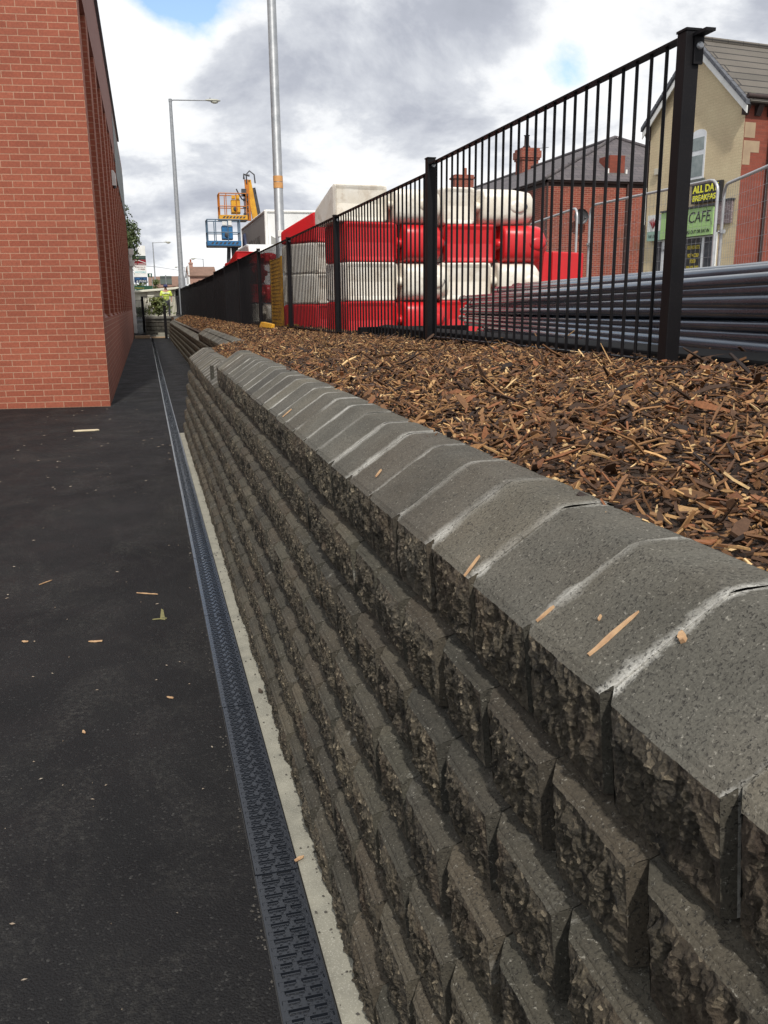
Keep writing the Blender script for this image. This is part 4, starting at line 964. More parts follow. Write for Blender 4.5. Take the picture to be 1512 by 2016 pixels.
house('distant gabled brick house left of the far fence top', 3.9, 5.2, 112, 118, 3.3, 4.4, m_pinkwall, m_brownroof, 'y', wins=((.35, 1.2, .5, .8),))
mb = MB(); rr_ = [[(1.05+.62*math.cos(a), 84+q*1.2, .9+1.45*max(0, math.sin(a))) for a in [math.pi*i/10 for i in range(11)]] for q in (0, 1)]
mb.loft(rr_); tag(mb.build('dome_shelter', pm('grey_dome', (.22, .21, .23), (.18, .17, .19), ns=2), None), 'small grey rounded shelter roof with a red side, below the road sign', 'shelter')
mb = MB(); mb.tube([(-3, 90, 5.4), (1.3, 100, 5.6), (8.6, 132, 5.9), (30, 180, 9.)], .02, 5); tag(mb.build('overhead_cable', m_dkgrey, None), 'thin overhead cable strung across the sky between the far lamps', 'cable')

# ================================================================== CAFE BUILDING
CO = (16.83, 27.75, 0); CRZ = math.atan2(-.9929, .119)
cf = thing('cafe_building', 'cream painted gable-ended cafe with green fascia signs and a red brick side', 'building', CO, CRZ)
WD, DEP, EV, AP, SX = 4.24, 8.5, 7.2, 9.12, 2.15
mb = MB(); mb.add([(0, 0, 1), (WD, 0, 1), (WD, 0, EV), (SX, 0, AP), (0, 0, EV)], [(0, 1, 2, 3, 4)]); mb.add([(0, 0, 1), (0, 0, EV), (0, DEP, EV), (0, DEP, 1)], [(0, 1, 2, 3)])
gw = mb.build('gable_wall', m_cream, cf, uv=True, recalc=False)
mb = MB(); mb.add([(WD-.002, 0, 1), (WD-.002, DEP, 1), (WD-.002, DEP, EV), (WD-.002, 0, EV)], [(0, 1, 2, 3)]); mb.add([(0, DEP, 1), (0, DEP, EV), (SX, DEP, AP), (WD, DEP, EV), (WD, DEP, 1)], [(0, 1, 2, 3, 4)])
rw = mb.build('brick_wall', m_brick_acc, cf, uv=True, recalc=False)
mb = MB(); 
for i, (zq, wq, hq) in enumerate(((6.1, .42, .42), (5.35, .3, .35), (5.7, .62, .32))): mb.b2((WD-.003, .02, zq), (WD+.004+.001*i, wq, zq+hq))
mb.build('quoin_patches', pm('tan_quoin', (.36, .27, .17), (.28, .2, .13), rough=.9, ns=3), rw)
mb = MB(); o_ = .22; 
def slope(mb, xa, za, xb, zb_, y0, y1, t):
    n = Vector((-(zb_-za), 0, xb-xa)).normalized()*t
    if n.z < 0: n = -n
    mb.hexa([(xa, y0, za), (xb, y0, zb_), (xb, y1, zb_), (xa, y1, za), (xa+n.x, y0, za+n.z), (xb+n.x, y0, zb_+n.z), (xb+n.x, y1, zb_+n.z), (xa+n.x, y1, za+n.z)])
k1 = (AP-EV)/(WD-SX); k0 = (AP-EV)/SX
slope(mb, SX, AP+.06, WD+.30, EV-.30*k1+.06, -o_+.09, DEP, .05); slope(mb, SX, AP+.06, -.25, EV-.25*k0+.06, -o_+.09, DEP, .05)
rf = mb.build('roof', m_tile, cf, uv=True)
mb = MB(); rg = random.Random(3)
for (xb, kk, s) in ((WD+.30, k1, 1), (-.25, k0, -1)):
    n_ = 10
    for i in range(n_):
        a = i/n_; b = (i+1)/n_-.012; xa = SX+(xb-SX)*a; xc = SX+(xb-SX)*b; za = AP+.085-abs(xa-SX)*kk; zc = AP+.085-abs(xc-SX)*kk
        mb.hexa([(xa, -o_-.05, za-.10), (xc, -o_-.05, zc-.10), (xc, -o_+.12, zc-.10), (xa, -o_+.12, za-.10), (xa, -o_-.05, za+.03), (xc, -o_-.05, zc+.03), (xc, -o_+.12, zc+.03), (xa, -o_+.12, za+.03)])
mb.build('verge_tiles', pm('verge_grey', (.10, .105, .12), (.07, .075, .085), rough=.7, ns=5), rf)
mb = MB(); 
for i in range(14): y = -o_-.05+i*.62; mb.tube([(SX, y, AP+.12), (SX, y+.60, AP+.12)], .10, 10)
mb.build('ridge_tiles', m_tile, rf, uv=True)
mb = MB()
for (xb, kk) in ((WD+.26, k1), (-.21, k0)):
    za = AP-.06; zc = AP-.06-abs(xb-SX)*kk
    mb.hexa([(SX, -o_+.01, za-.20), (xb, -o_+.01, zc-.20), (xb, -o_+.04, zc-.20), (SX, -o_+.04, za-.20), (SX, -o_+.01, za), (xb, -o_+.01, zc), (xb, -o_+.04, zc), (SX, -o_+.04, za)])
mb.build('bargeboard', m_white, cf)
m_corb = pm('dark_corbel', (.045, .025, .022), (.03, .018, .016), rough=.8, ns=8)
mb = MB(); mb.b2((WD+.003, -.2, EV-.22), (WD+.20, DEP, EV-.06)); mb.b2((-.20, -.2, EV-.22), (-.003, DEP, EV-.06))
for i in range(18): y = -.15+i*.48; mb.prism([(WD+.003, EV-.5), (WD+.06, EV-.5), (WD+.18, EV-.22), (WD+.003, EV-.22)], 'y', y, y+.2)
mb.prism([(-.003, EV-.5), (-.06, EV-.5), (-.18, EV-.22), (-.003, EV-.22)], 'y', -.15, .1)
mb.build('eaves_corbels', m_corb, cf)
mb = MB(); mb.tube([(WD+.25, -.2, EV-.03), (WD+.25, DEP, EV-.03)], .065, 8); mb.tube([(WD+.25, .95, EV-.05), (WD+.09, .95, EV-.5), (WD+.09, .95, 1.1)], .045, 8); mb.tube([(-.12, .05, EV-.4), (-.12, .05, 1.)], .035, 8)
mb.build('gutter_downpipe', m_corb, cf)
mb = MB(); mb.b2((-.16, -.02, 4.0), (-.10, .03, 5.2)); mb.build('white_pipe', m_white, cf)
# upper window: arched head
mb = MB(); pts = [(2.02, 5.17), (2.68, 5.17), (2.68, 6.48)]+[(2.35+.33*math.cos(a), 6.48+.16*math.sin(a)) for a in [math.pi*i/8 for i in range(1, 8)]]+[(2.02, 6.48)]
mb.prism(pts, 'y', -.012, .05); wn = mb.build('window', m_upvc, cf)
mb = MB(); mb.b2((2.09, -.018, 6.02), (2.61, -.0125, 6.40)); mb.b2((2.09, -.018, 5.25), (2.61, -.0125, 5.88)); mb.build('pane', pm('curtained_glass', (.16, .2, .2), (.3, .34, .33), rough=.2, ns=4), wn)
mb = MB(); mb.b2((1.95, -.06, 5.02), (2.75, .02, 5.17)); mb.build('sill', m_greypan, wn)
mb = MB(); mb.b2((.36, -.07, 5.55), (.60, -.003, 5.75)); mb.build('alarm_box', m_cream2, cf, bevel=.01)
# shopfront
mb = MB(); mb.b2((.58, -.05, 1.0), (3.50, -.003, 3.5)); sf = mb.build('shopfront', m_upvc, cf)
mb = MB()
for a, b in ((.70, .96), (1.2, 1.98), (2.16, 2.86), (2.98, 3.42)): mb.b2((a, -.058, 1.3), (b, -.051, 3.38))
mb.build('pane', m_glass, sf)
mb = MB(); mb.b2((.98, -.07, 1.0), (1.18, -.052, 3.14)); mb.b2((.98, -.07, 3.05), (1.6, -.052, 3.14)); mb.build('door_frame', m_upvc, sf)
mb = MB(); mb.b2((2.20, -.064, 1.4), (2.84, -.0585, 3.3)); pp = mb.build('poster', m_ink, sf)
for tx, zz_, w_ in (('BREAKFASTS', 3.05, .56), ('HOT + COLD', 2.80, .50), ('FOOD', 2.62, .26), ('SALADS AND', 2.42, .56), ('SANDWICHES', 2.24, .56)):
    lettering(tx, .16, m_ydul, pp, (2.24+(.56-w_)/2, -.068, zz_), (1, 0, 0), width=w_, bold=.004)
# fascia signs
cg = thing('shop_fascia', 'lime green fascia sign reading CAFE above the shopfront', 'sign', CO, CRZ)
mb = MB(); mb.b2((.98, -.16, 3.72), (3.40, -.06, 4.28)); b1 = mb.build('upper_board', m_lime, cg)
mb = MB(); mb.b2((.98, -.17, 3.44), (3.40, -.06, 3.715)); b2_ = mb.build('lower_board', m_lime, cg)
mb = MB(); mb.b2((.95, -.20, 4.285), (3.44, -.003, 4.34)); mb.b2((.95, -.055, 3.42), (3.44, -.003, 4.284)); mb.build('capping', m_dkgrey, cg)
lettering('L CAFE', .46, m_ink, cg, (1.98, -.165, 3.85), (1, 0, 0), width=1.28, shear=.12)
lettering('TAKE OUT OR EAT IN', .15, m_dkgreenish if False else m_ink, cg, (2.14, -.175, 3.52), (1, 0, 0), width=1.14, shear=.1)
mb = MB(); mb.tube([(3.40-.02, -.165, 3.74), (3.28, -.165, 3.95), (3.08, -.165, 4.26)], .006, 5); mb.build('curve_line', m_ink, cg)
cw = thing('picture_board', 'white board with a red swirl at the left of the green fascia', 'sign', CO, CRZ)
mb = MB(); mb.b2((.28, -.15, 3.73), (.97, -.05, 4.26)); mb.build('board', m_white, cw); mb = MB(); mb.b2((.30, -.16, 3.43), (.97, -.05, 3.722)); mb.build('lower_board', m_teal, cw)
mb = MB()
for i in range(7):
    a = -1.2+i*.4; mb.tube([(.58, -.156, 3.84), (.58+.12*math.sin(a), -.156, 3.98), (.60+.24*math.sin(a*1.1), -.156, 4.02+.14*math.cos(a))], [.03, .018, .006], 6)
mb.build('red_swirl', m_maroon if 'm_maroon' in globals() else m_red_pl, cw)
lettering('THE LOCAL', .13, m_roadsign, cw, (.37, -.164, 3.53), (1, 0, 0), width=.5)
ab = thing('hanging_sign', 'black sign reading ALL DAY BREAKFAST in bright yellow below the upper window', 'sign', CO, CRZ)
mb = MB(); mb.b2((2.33, -.13, 4.42), (3.62, -.03, 5.00)); mb.build('board', m_ink, ab, bevel=.01)
lettering('ALL DAY', .30, m_ylet, ab, (2.40, -.137, 4.73), (1, 0, 0), width=1.12, bold=.008); lettering('BREAKFAST', .23, m_ylet, ab, (2.40, -.137, 4.49), (1, 0, 0), width=1.14, bold=.006)
mb = MB(); mb.b2((2.6, -.03, 4.6), (2.65, -.003, 4.9)); mb.b2((3.3, -.03, 4.6), (3.35, -.003, 4.9)); mb.build('bracket', m_dkgrey, ab)
pb = thing('picture_board', 'grey photo board beside the green fascia at the corner of the cream wall', 'sign', CO, CRZ)
mb = MB(); mb.b2((3.50, -.09, 3.72), (4.08, -.03, 4.38)); mb.build('board', brick_mat('photo_print', (.10, .07, .08), (.32, .26, .26), (.16, .12, .12), bw=.11, rh=.05, ms=.012), pb, uv=True)
mb = MB(); mb.b2((3.47, -.12, 4.385), (4.12, -.003, 4.43)); mb.build('hood', m_dkgrey, pb)

# ================================================================== BRICK HOUSE BEHIND THE FENCE
hb = thing('brick_house', 'red brick end-terrace house with a hipped slate roof, chimneys and satellite dish', 'house', (16.95, 36, 1.0))
EW, EZ, RZ = 10.8, 5.52, 8.05; LNG = 42; AY = 4.
mb = MB(); mb.b2((0, 0, 0), (EW, LNG, EZ)); hw = mb.build('wall', m_brick_old, hb, uv=True)
mb = MB(); mb.b2((-.004, -.006, EZ-.24), (EW, .1, EZ)); mb.b2((-.006, 0, EZ-.24), (.05, LNG, EZ)); mb.b2((-.12, -.14, EZ-.08), (EW+.1, -.007, EZ+.04)); mb.b2((-.14, -.14, EZ-.08), (-.007, LNG, EZ+.04)); mb.tube([(3.85, -.07, EZ-.05), (3.85, -.07, 0)], .05, 8); mb.tube([(.02, -.07, EZ-.1), (.02, -.07, 0)], .04, 8)
mb.build('gutter', m_corb, hb)
e = .2; V = [(-e, -e, EZ), (EW+e, -e, EZ), (EW+e, LNG, EZ), (-e, LNG, EZ), (EW/2, AY, RZ), (EW/2, LNG, RZ)]
mb = MB(); mb.add(V, [(0, 1, 4), (1, 2, 5, 4), (3, 0, 4, 5), (2, 3, 5), (3, 2, 1, 0)]); rf2 = mb.build('roof', m_slate, hb, uv=True, recalc=False)
mb = MB(); mb.tube([(-e, -e, EZ+.03), (EW/2, AY, RZ+.04), (EW/2, LNG, RZ+.04)], .09, 6); mb.tube([(EW+e, -e, EZ+.03), (EW/2, AY, RZ+.04)], .09, 6); mb.build('ridge_tiles', m_slate, rf2, uv=True)
mb = MB(); mb.b2((3.25, .55, EZ+.15), (4.0, 1.5, EZ+1.18)); c1 = mb.build('chimney_stub', m_brick_acc, rf2, uv=True)
mb = MB(); mb.b2((3.1, .42, EZ+.12), (4.15, .54, EZ+.27)); mb.b2((3.1, .5, EZ+.4), (3.22, .6, EZ+.62)); mb.b2((4.04, .5, EZ+.35), (4.12, .6, EZ+.6)); mb.build('lead_flashing', m_white, c1)
# corbelled chimney stack on the ridge farther along
mb = MB(); cx0, cy0 = 5.35, 14.; 
mb.b2((cx0-.55, cy0-.5, 6.2), (cx0+.45, cy0+.5, 9.0)); mb.b2((cx0-.62, cy0-.57, 8.5), (cx0+.52, cy0+.57, 8.62)); mb.b2((cx0-.68, cy0-.62, 8.62), (cx0+.58, cy0+.62, 9.0)); mb.b2((cx0-.60, cy0-.56, 9.0), (cx0+.50, cy0+.56, 9.15))
c2 = mb.build('chimney', m_brick_old, rf2, uv=True)
mb = MB(); mb.tube([(cx0-.1, cy0, 9.15), (cx0-.1, cy0, 9.3), (cx0-.1, cy0, 9.35), (cx0-.1, cy0, 9.85), (cx0-.1, cy0, 9.9)], [.26, .22, .15, .14, .19], 10); mb.build('chimney_pot', m_corb, c2)
mb = MB(); mb.tube([(cx0+.5, cy0, 9.2), (cx0+1.3, cy0, 9.3)], .015, 4); mb.tube([(cx0+.9, cy0, 9.1), (cx0+.9, cy0, 9.5)], .012, 4); mb.build('aerial', m_dkgrey, c2)
mb = MB(); mb.box((cx0+.1, cy0-.62, 7.75), (1.5, .1, .1), ry=-.3); mb.build('lead_flashing', m_white, c2)
mb = MB(); mb.b2((7.6, 33, 5), (9.2, 34, 10.4)); mb.b2((7.5, 32.9, 10.1), (9.3, 34.1, 10.25)); c3 = mb.build('chimney', m_brick_old, rf2, uv=True)
mb = MB(); mb.tube([(8.6, 33.5, 10.4), (8.6, 33.5, 10.95)], .17, 8); mb.build('chimney_pot', m_terrac, c3)
mb = MB(); rings = []
for t_ in range(5):
    r = .34*math.sin(t_/4*math.pi/2)+.002; rings.append([(1.52+r*math.cos(a), -.36-.10*(1-(t_/4)**2)*-1-.0, 4.03+r*.95*math.sin(a)) for a in [2*math.pi*i/20 for i in range(20)]])
mb.loft(rings, cap=False); mb.tube([(1.52, -.02, 3.9), (1.52, -.26, 4.0)], .025, 6); mb.tube([(1.52, -.36, 3.72), (1.52, -.72, 3.9)], .012, 5); mb.sphere((1.52, -.72, 3.93), .05)
sdh = mb.build('satellite_dish', m_dkgrey, hb)

# ================================================================== TEMPORARY MESH FENCING
def heras(label, xa, ya, xb, yb, z0=1.08, h=1.92, nv=34, nh=9):
    t = thing('temporary_fence_panel', label, 'mesh fence', (xa, ya, z0)); d = Vector((xb-xa, yb-ya, 0)); Ln = d.length; t.rotation_euler = (0, 0, math.atan2(d.y, d.x))
    r = .021; c = .16; P = [(0, 0, 0), (0, 0, h-c)]+[(c-c*math.cos(a), 0, h-c+c*math.sin(a)) for a in (.4, .8, 1.2)]+[(c, 0, h), (Ln-c, 0, h)]+[(Ln-c+c*math.sin(a), 0, h-c+c*math.cos(a)) for a in (.4, .8, 1.2)]+[(Ln, 0, h-c), (Ln, 0, 0)]
    mb = MB(); mb.tube(P, r, 8); mb.tube([(0, 0, .15), (Ln, 0, .15)], .016, 6); mb.build('frame', m_galvl, t)
    mb = MB()
    for i in range(1, nv): x = Ln*i/nv; mb.tube([(x, 0, .15), (x, 0, h-.02)], .0019, 3, False)
    for i in range(1, nh): zq = .15+(h-.15)*i/nh; mb.tube([(0, 0, zq), (Ln, 0, zq)], .0022, 3, False)
    mb.build('wire_mesh', m_galv, t, recalc=False)
    mb = MB(); mb.box((0, 0, -.0), (.22, .6, .13)); mb.build('foot', m_dkgrey, t, bevel=.02)
    return t
p1_ = heras('galvanised mesh fence panel in front of the red brick cafe side, nearest to the camera', 7.86, 11.0, 6.75, 7.85)
p2_ = heras('galvanised mesh fence panel in front of the cafe signs', 7.27, 13.73, 7.39, 10.48)
p3_ = heras('galvanised mesh fence panel in front of the brick house, farthest to the left', 7.75, 17.2, 7.2, 14.05)
for pnl, X0 in ((p1_, 0.03), (p2_, 0.03)):
    mb = MB()
    for zq in (.5, 1.3): mb.box((X0, .0, zq), (.10, .06, .05)); mb.tube([(X0, -.05, zq), (X0, .05, zq)], .015, 6)
    mb.build('coupler', m_bolt, pnl)

# ================================================================== STACK OF DUCTS
def duct(y0, y1, x, z, r, dx, dz, seed, label='glossy black duct pipe lying lengthwise in the stack behind the fence'):
    rg = random.Random(seed); n = 14; pts = []
    for i in range(n):
        t = i/(n-1); y = y0+(y1-y0)*t
        pts.append((x+dx*(y-3)+.010*math.sin(t*5+seed), y, z+dz*(y-3)+.006*math.sin(t*4+seed*1.7)))
    mb = MB(); mb.tube(pts, r, 14, False); d = (Vector(pts[-1])-Vector(pts[-2])).normalized()
    mb.tube([Vector(pts[-1])-d*.1, Vector(pts[-1])+d*.02], r*1.13, 14, False); mb.tube([Vector(pts[-1])-d*.001, Vector(pts[-1])-d*.002], r*.98, 12)
    o = mb.build('duct_pipe', m_duct, None); tag(o, label, 'pipe', 'black duct pipes stacked behind the fence'); return o
sd_i = 0; rg = random.Random(8); PR = .027
for row in range(10):
    for col in range(3 if row < 9 else 6):
        sd_i += 1
        zq = 1.135+row*.0435; xq = 2.27+col*.058+.012*(row % 2)+row*.004
        duct(.6+rg.uniform(-.3, .3), 8.1+rg.uniform(-.3, .3)+(.25 if row > 3 else -.5*(row < 3)), xq, zq+rg.uniform(-.004, .004), PR*rg.choice((.78, .9, 1., 1.15, 1.25)), .150+rg.uniform(-.006, .006), (.0065-row*.0014)+rg.uniform(-.0045, .0045), sd_i)
for k in range(5): duct(.8, 8.3-.25*k, 2.62+.09*k, 1.575+.006*k+.012*(k % 2), .034, .150+.004*k, -.001, 90+k, 'thicker glossy black pipe on top of the stack behind the fence')
mb = MB(); mb.prism([(2.0, 1.0), (2.0, 1.25), (2.1, 1.27), (2.1, 1.0)], 'y', -.5, 7.7); mb.b2((2.1, -.5, 1.0), (2.75, 8.6, 1.10))
tag(mb.build('pipe_cradle', m_blackflat, None, bevel=.01), 'low black board running along the foot of the pipe stack', 'board')
mb = MB(); mb.box((2.36, 7.7, 1.15), (1.05, .08, .20), rz=.06); tag(mb.build('black_plank', m_blackflat, None, bevel=.008), 'flat black plank lying in front of the lowest red barriers', 'plank')

# ================================================================== PLASTIC BARRIERS
def barrier_unit(name, label, mat, loc, rz, Lp=.66, Lb=.62, hy=.42, hz=.235, nose=True, bevel_left=False, group=None, flip=False):
    t = thing(name, label, 'barrier', loc, rz, group)
    zdrop = .24 if bevel_left else 0
    def sec(x, hy_, hz_, p=8., conc=0., n=36, zc=0.):
        out = []
        for i in range(n):
            a = 2*math.pi*i/n; c, s = math.cos(a), math.sin(a)
            yy = hy_*math.copysign(abs(c)**(2/p), c); zq = hz_*math.copysign(abs(s)**(2/p), s)
            if conc and yy < 0: yy += conc*max(0, 1-(zq/hz_)**4)
            if zdrop: zq -= zdrop*(zq+hz_)/(2*hz_)*(yy+hy_)/(2*hy_)
            out.append((x, yy, hz+zc+zq))
        return out
    rings = [sec(0.0, hy-.05, hz-.03, 8), sec(.012, hy, hz-.008, 9), sec(.05, hy, hz, 10, .07), sec(Lp*.5, hy, hz, 10, .085), sec(Lp-.04, hy, hz, 10, .07), sec(Lp-.01, hy, hz-.006, 9), sec(Lp, hy-.05, hz-.03, 8)]
    mb = MB(); mb.loft(rings, smooth=False); mb.build('panel_section', mat, t)
    mb = MB(); mb.loft([sec(Lp-.02, hy*.5, hz*.30, 2.6), sec(Lp+.04, hy*.82, hz*.34, 2.6), sec(Lp+.12, hy*.82, hz*.34, 2.6)]); mb.build('hinge_peg', mat, t)
    mb = MB(); mb.loft([sec(Lp-.05, hy*.35, hz*.8, 6), sec(Lp+.15, hy*.35, hz*.8, 6)]); mb.build('web', mat, t)
    x0 = Lp+.10
    rings = [sec(x0, hy*.85, hz*.90, 4), sec(x0+.01, hy*.96, hz*.98, 4), sec(x0+.03, hy, hz, 3.9), sec(x0+Lb*.62, hy, hz, 3.9), sec(x0+Lb*.76, hy*.96, hz*.96, 3.5)]
    rings += [sec(x0+Lb*.86, hy*.8, hz*.78, 2.5), sec(x0+Lb*.95, hy*.55, hz*.48, 2.3), sec(x0+Lb, hy*.35, hz*.2, 2.)] if nose else [sec(x0+Lb*.95, hy*.94, hz*.9, 3.), sec(x0+Lb, hy*.8, hz*.75, 3.)]
    mb = MB(); mb.loft(rings); bu = mb.build('rounded_end', mat, t)
    mb = MB(); mb.loft([[(x0+Lb*.66+rr*1.35*math.cos(a), -hy*f, hz*1.0+rr*math.sin(a)) for a in [2*math.pi*i/20 for i in range(20)]] for rr, f in ((.085, .90), (.080, 1.0), (.05, 1.03), (.01, 1.03))]); mb.build('lug', mat, bu)
    mb = MB(); mb.tube([(x0+Lb*.78, -hy*.86, hz), (x0+Lb*.80, -hy*.99, hz)], .038, 14); mb.build('fixing_hole', m_dkgrey, bu)
    return t
HZ = .235; G0 = 'stacked red and white plastic barriers behind the fence'
rows = [(1.02, m_red_pl, 'bottom'), (1.475, m_white_pl, 'second'), (1.93, m_red_pl, 'third'), (2.385, m_white_pl, 'top')]
cname = {id(m_red_pl): 'red', id(m_white_pl): 'white'}
for i, (z, mt, w) in enumerate(rows):
    c = cname[id(mt)]
    barrier_unit('plastic_barrier', f'{c} plastic barrier, {w} layer of the big stack, left half', mt, (2.28+(-.12 if i == 3 else 0), 10.75, z), .10, group=G0, nose=(i == 2), bevel_left=(i == 3), hz=HZ if i < 3 else .225)
    barrier_unit('plastic_barrier', f'{c} plastic barrier, {w} layer of the big stack, right half', mt, (3.60+(.06 if i == 2 else 0), 10.95, z), -.09 if i < 3 else -.02, group=G0, nose=(i in (1, 2)), Lp=.66 if i != 3 else .42, Lb=.66 if i != 3 else .70, hz=HZ if i < 3 else .225)
for i, (z, mt, w) in enumerate([(1.04, m_red_pl, 'lowest'), (1.47, m_white_pl, 'second'), (1.90, m_white_pl, 'third'), (2.33, m_red_pl, 'topmost')]):
    c = cname[id(mt)]
    barrier_unit('plastic_barrier', f'{w} {c} barrier of the small stack seen between the third and fourth fence posts', mt, (2.22, 13.0, z-.02), .5, Lp=.75, Lb=.5, hz=.22, group=G0, bevel_left=(i == 3))
barrier_unit('plastic_barrier', 'lower dark red barrier far along the fence under the boom lifts', m_red_pl, (1.98+.1, 22.4, 1.95), .2, Lp=.45, Lb=.3, hz=.27, group=G0)
barrier_unit('plastic_barrier', 'upper red barrier far along the fence just below the boom lifts', m_red_pl, (2.08, 21.6, 2.40), .15, Lp=.6, Lb=.3, hz=.15, group=G0, bevel_left=True)
for k, z in enumerate((1.04, 1.5)): barrier_unit('plastic_barrier', ['white barrier supporting the far red barriers, on the ground', 'red barrier between the white one and the top one far along the fence'][k], [m_white_pl, m_red_pl][k], (2.12, 21.9, z), .15, Lp=.6, Lb=.3, hz=.22, group=G0)
t = thing('flat_barrier', 'flat-sided red barrier standing alone between the stack and the mesh fence', 'barrier', (5.30, 11.0, 1.06))
mb = MB(); mb.prism([(0, 0), (.46, 0), (.46, 1.03), (.0, 1.05)], 'y', 0, .5); mb.build('body', m_red_pl, t, bevel=.02)
mb = MB(); mb.prism([(-.16, 0), (-.004, 0), (-.004, 1.02), (-.10, 1.06)], 'y', .05, .55); mb.build('side_fin', m_red_pl, t, bevel=.01)
# yellow mesh pallet cage and feet
t = thing('mesh_cage', 'yellow wire mesh cage glimpsed between the fence bars near the lamp column', 'cage', (2.10, 13.9, 1.05)); mb = MB()
for i in range(24): x = i*.05; mb.tube([(x, 0, 0), (x, 0, 1.12)], .005, 4, False)
for i in range(20): zq = i*.059; mb.tube([(0, 0, zq), (1.15, 0, zq)], .005, 4, False)
for i in range(20): zq = i*.059; mb.tube([(0, 0, zq), (0, 1.2, zq)], .005, 4, False)
for i in range(20): yq = i*.063; mb.tube([(0, yq, 0), (0, yq, 1.12)], .005, 4, False)
mb.build('mesh', m_yel, t, recalc=False)
for a, b in ((0, 0), (1.15, 0), (0, 1.2), (1.15, 1.2)): mb = MB(); mb.tube([(a, b, 0), (a, b, 1.14)], .02, 6); mb.build('corner_post', m_yel, t)
mb = MB(); mb.hexa([(1.80, 13.2, 1.11), (1.86, 13.2, 1.11), (1.90, 14.6, 1.10), (1.80, 14.6, 1.10), (1.82, 13.2, 1.17), (1.86, 13.2, 1.17), (1.90, 14.6, 1.18), (1.83, 14.6, 1.18)])
tag(mb.build('yellow_bar', m_yel, None, bevel=.006), 'yellow bar lying on the mulch against the foot of the fence', 'bar')
mb = MB(); mb.box((1.98, 12.25, 1.15), (.08, .55, .07)); tag(mb.build('yellow_block', m_yel, None, bevel=.006), 'short yellow block showing under the fence, right of the yellow bar', 'block')

# ================================================================== PERSON
pe = thing('person', 'person in a hi-vis yellow vest, navy cap and dark trousers standing by the far fence', 'person', (1.17, 50.4, .84))
def skin_fig(name, pts, edges, mat, parent, sub=2):
    me = bpy.data.meshes.new(name); me.from_pydata([p[:3] for p in pts], edges, []); o = bpy.data.objects.new(name, me); COL.objects.link(o); o.parent = parent
    m = o.modifiers.new('s', 'SKIN'); me.skin_vertices[0]
    for i, p in enumerate(pts): me.skin_vertices[0].data[i].radius = (p[3], p[3]*(p[4] if len(p) > 4 else 1))
    me.skin_vertices[0].data[0].use_root = True
    o.modifiers.new('u', 'SUBSURF').levels = sub; o.modifiers['u'].render_levels = sub
    me.materials.append(mat); return o
Hs = .96
P = [(0, 0, .95, .15), (0, 0, 1.2, .15), (0, -.02, 1.42, .17), (0, -.03, 1.54, .07), (0, -.05, 1.68, .10), (-.10, 0, .88, .10), (-.12, -.05, .48, .07), (-.13, 0, .08, .05), (-.13, -.14, .03, .04),
     (.10, 0, .88, .10), (.13, .03, .48, .07), (.14, .08, .08, .05), (.14, -.06, .03, .04), (-.22, -.02, 1.42, .07), (-.30, -.03, 1.16, .05), (-.26, -.2, .96, .035), (-.25, -.28, .92, .03), (.22, -.02, 1.42, .07), (.31, 0, 1.16, .05), (.30, -.1, .92, .035), (.29, -.15, .86, .03)]
E = [(0, 1), (1, 2), (2, 3), (3, 4), (0, 5), (5, 6), (6, 7), (7, 8), (0, 9), (9, 10), (10, 11), (11, 12), (2, 13), (13, 14), (14, 15), (15, 16), (2, 17), (17, 18), (18, 19), (19, 20)]
try:
    import bmesh
    def fig(name, idx, edges, mat, grow=0.):
        mp_ = {i: k for k, i in enumerate(idx)}; pts = [(P[i][0]*Hs, P[i][1]*Hs, P[i][2]*Hs, (P[i][3]+grow)*Hs) for i in idx]
        me = bpy.data.meshes.new(name); me.from_pydata([p[:3] for p in pts], [(mp_[a], mp_[b]) for a, b in edges if a in mp_ and b in mp_], [])
        bm = bmesh.new(); bm.from_mesh(me); ly = bm.verts.layers.skin.verify()
        for v, p in zip(bm.verts, pts): v[ly].radius = (p[3], p[3]); 
        bm.verts.ensure_lookup_table(); bm.verts[0][ly].use_root = True; bm.to_mesh(me); bm.free()
        o = bpy.data.objects.new(name, me); COL.objects.link(o); o.modifiers.new('s', 'SKIN'); u = o.modifiers.new('u', 'SUBSURF'); u.levels = u.render_levels = 2
        o.parent = pe; me.materials.append(mat); return o
    fig('body', list(range(len(P))), E, m_skin, -.004)
    fig('hi_vis_jacket', [1, 0, 2, 13, 14, 17, 18], [(0, 1), (1, 2), (2, 13), (2, 17), (13, 14), (17, 18)], m_hiviz, .03)
    fig('trousers', [0, 5, 6, 7, 9, 10, 11], E, m_trouser, .018)
    mb = MB()
    for s_ in (-1, 1):
        mb.sphere((.13*s_*Hs, -.08 if s_ < 0 else 0, .04), (.06, .14, .05))
    mb.build('boots', m_trouser, pe)
    mb = MB(); mb.sphere((0, -.055*Hs, 1.75*Hs), (.125, .135, .085), 14, 8); mb.box((0, -.19*Hs, 1.73*Hs), (.17, .12, .015)); mb.build('cap', m_cap, pe)
    mb = MB(); mb.b2((-.19, -.215, 1.28), (.19, -.205, 1.33)); mb.build('reflective_stripe', m_white, pe)
except Exception as ex: print('person', ex)

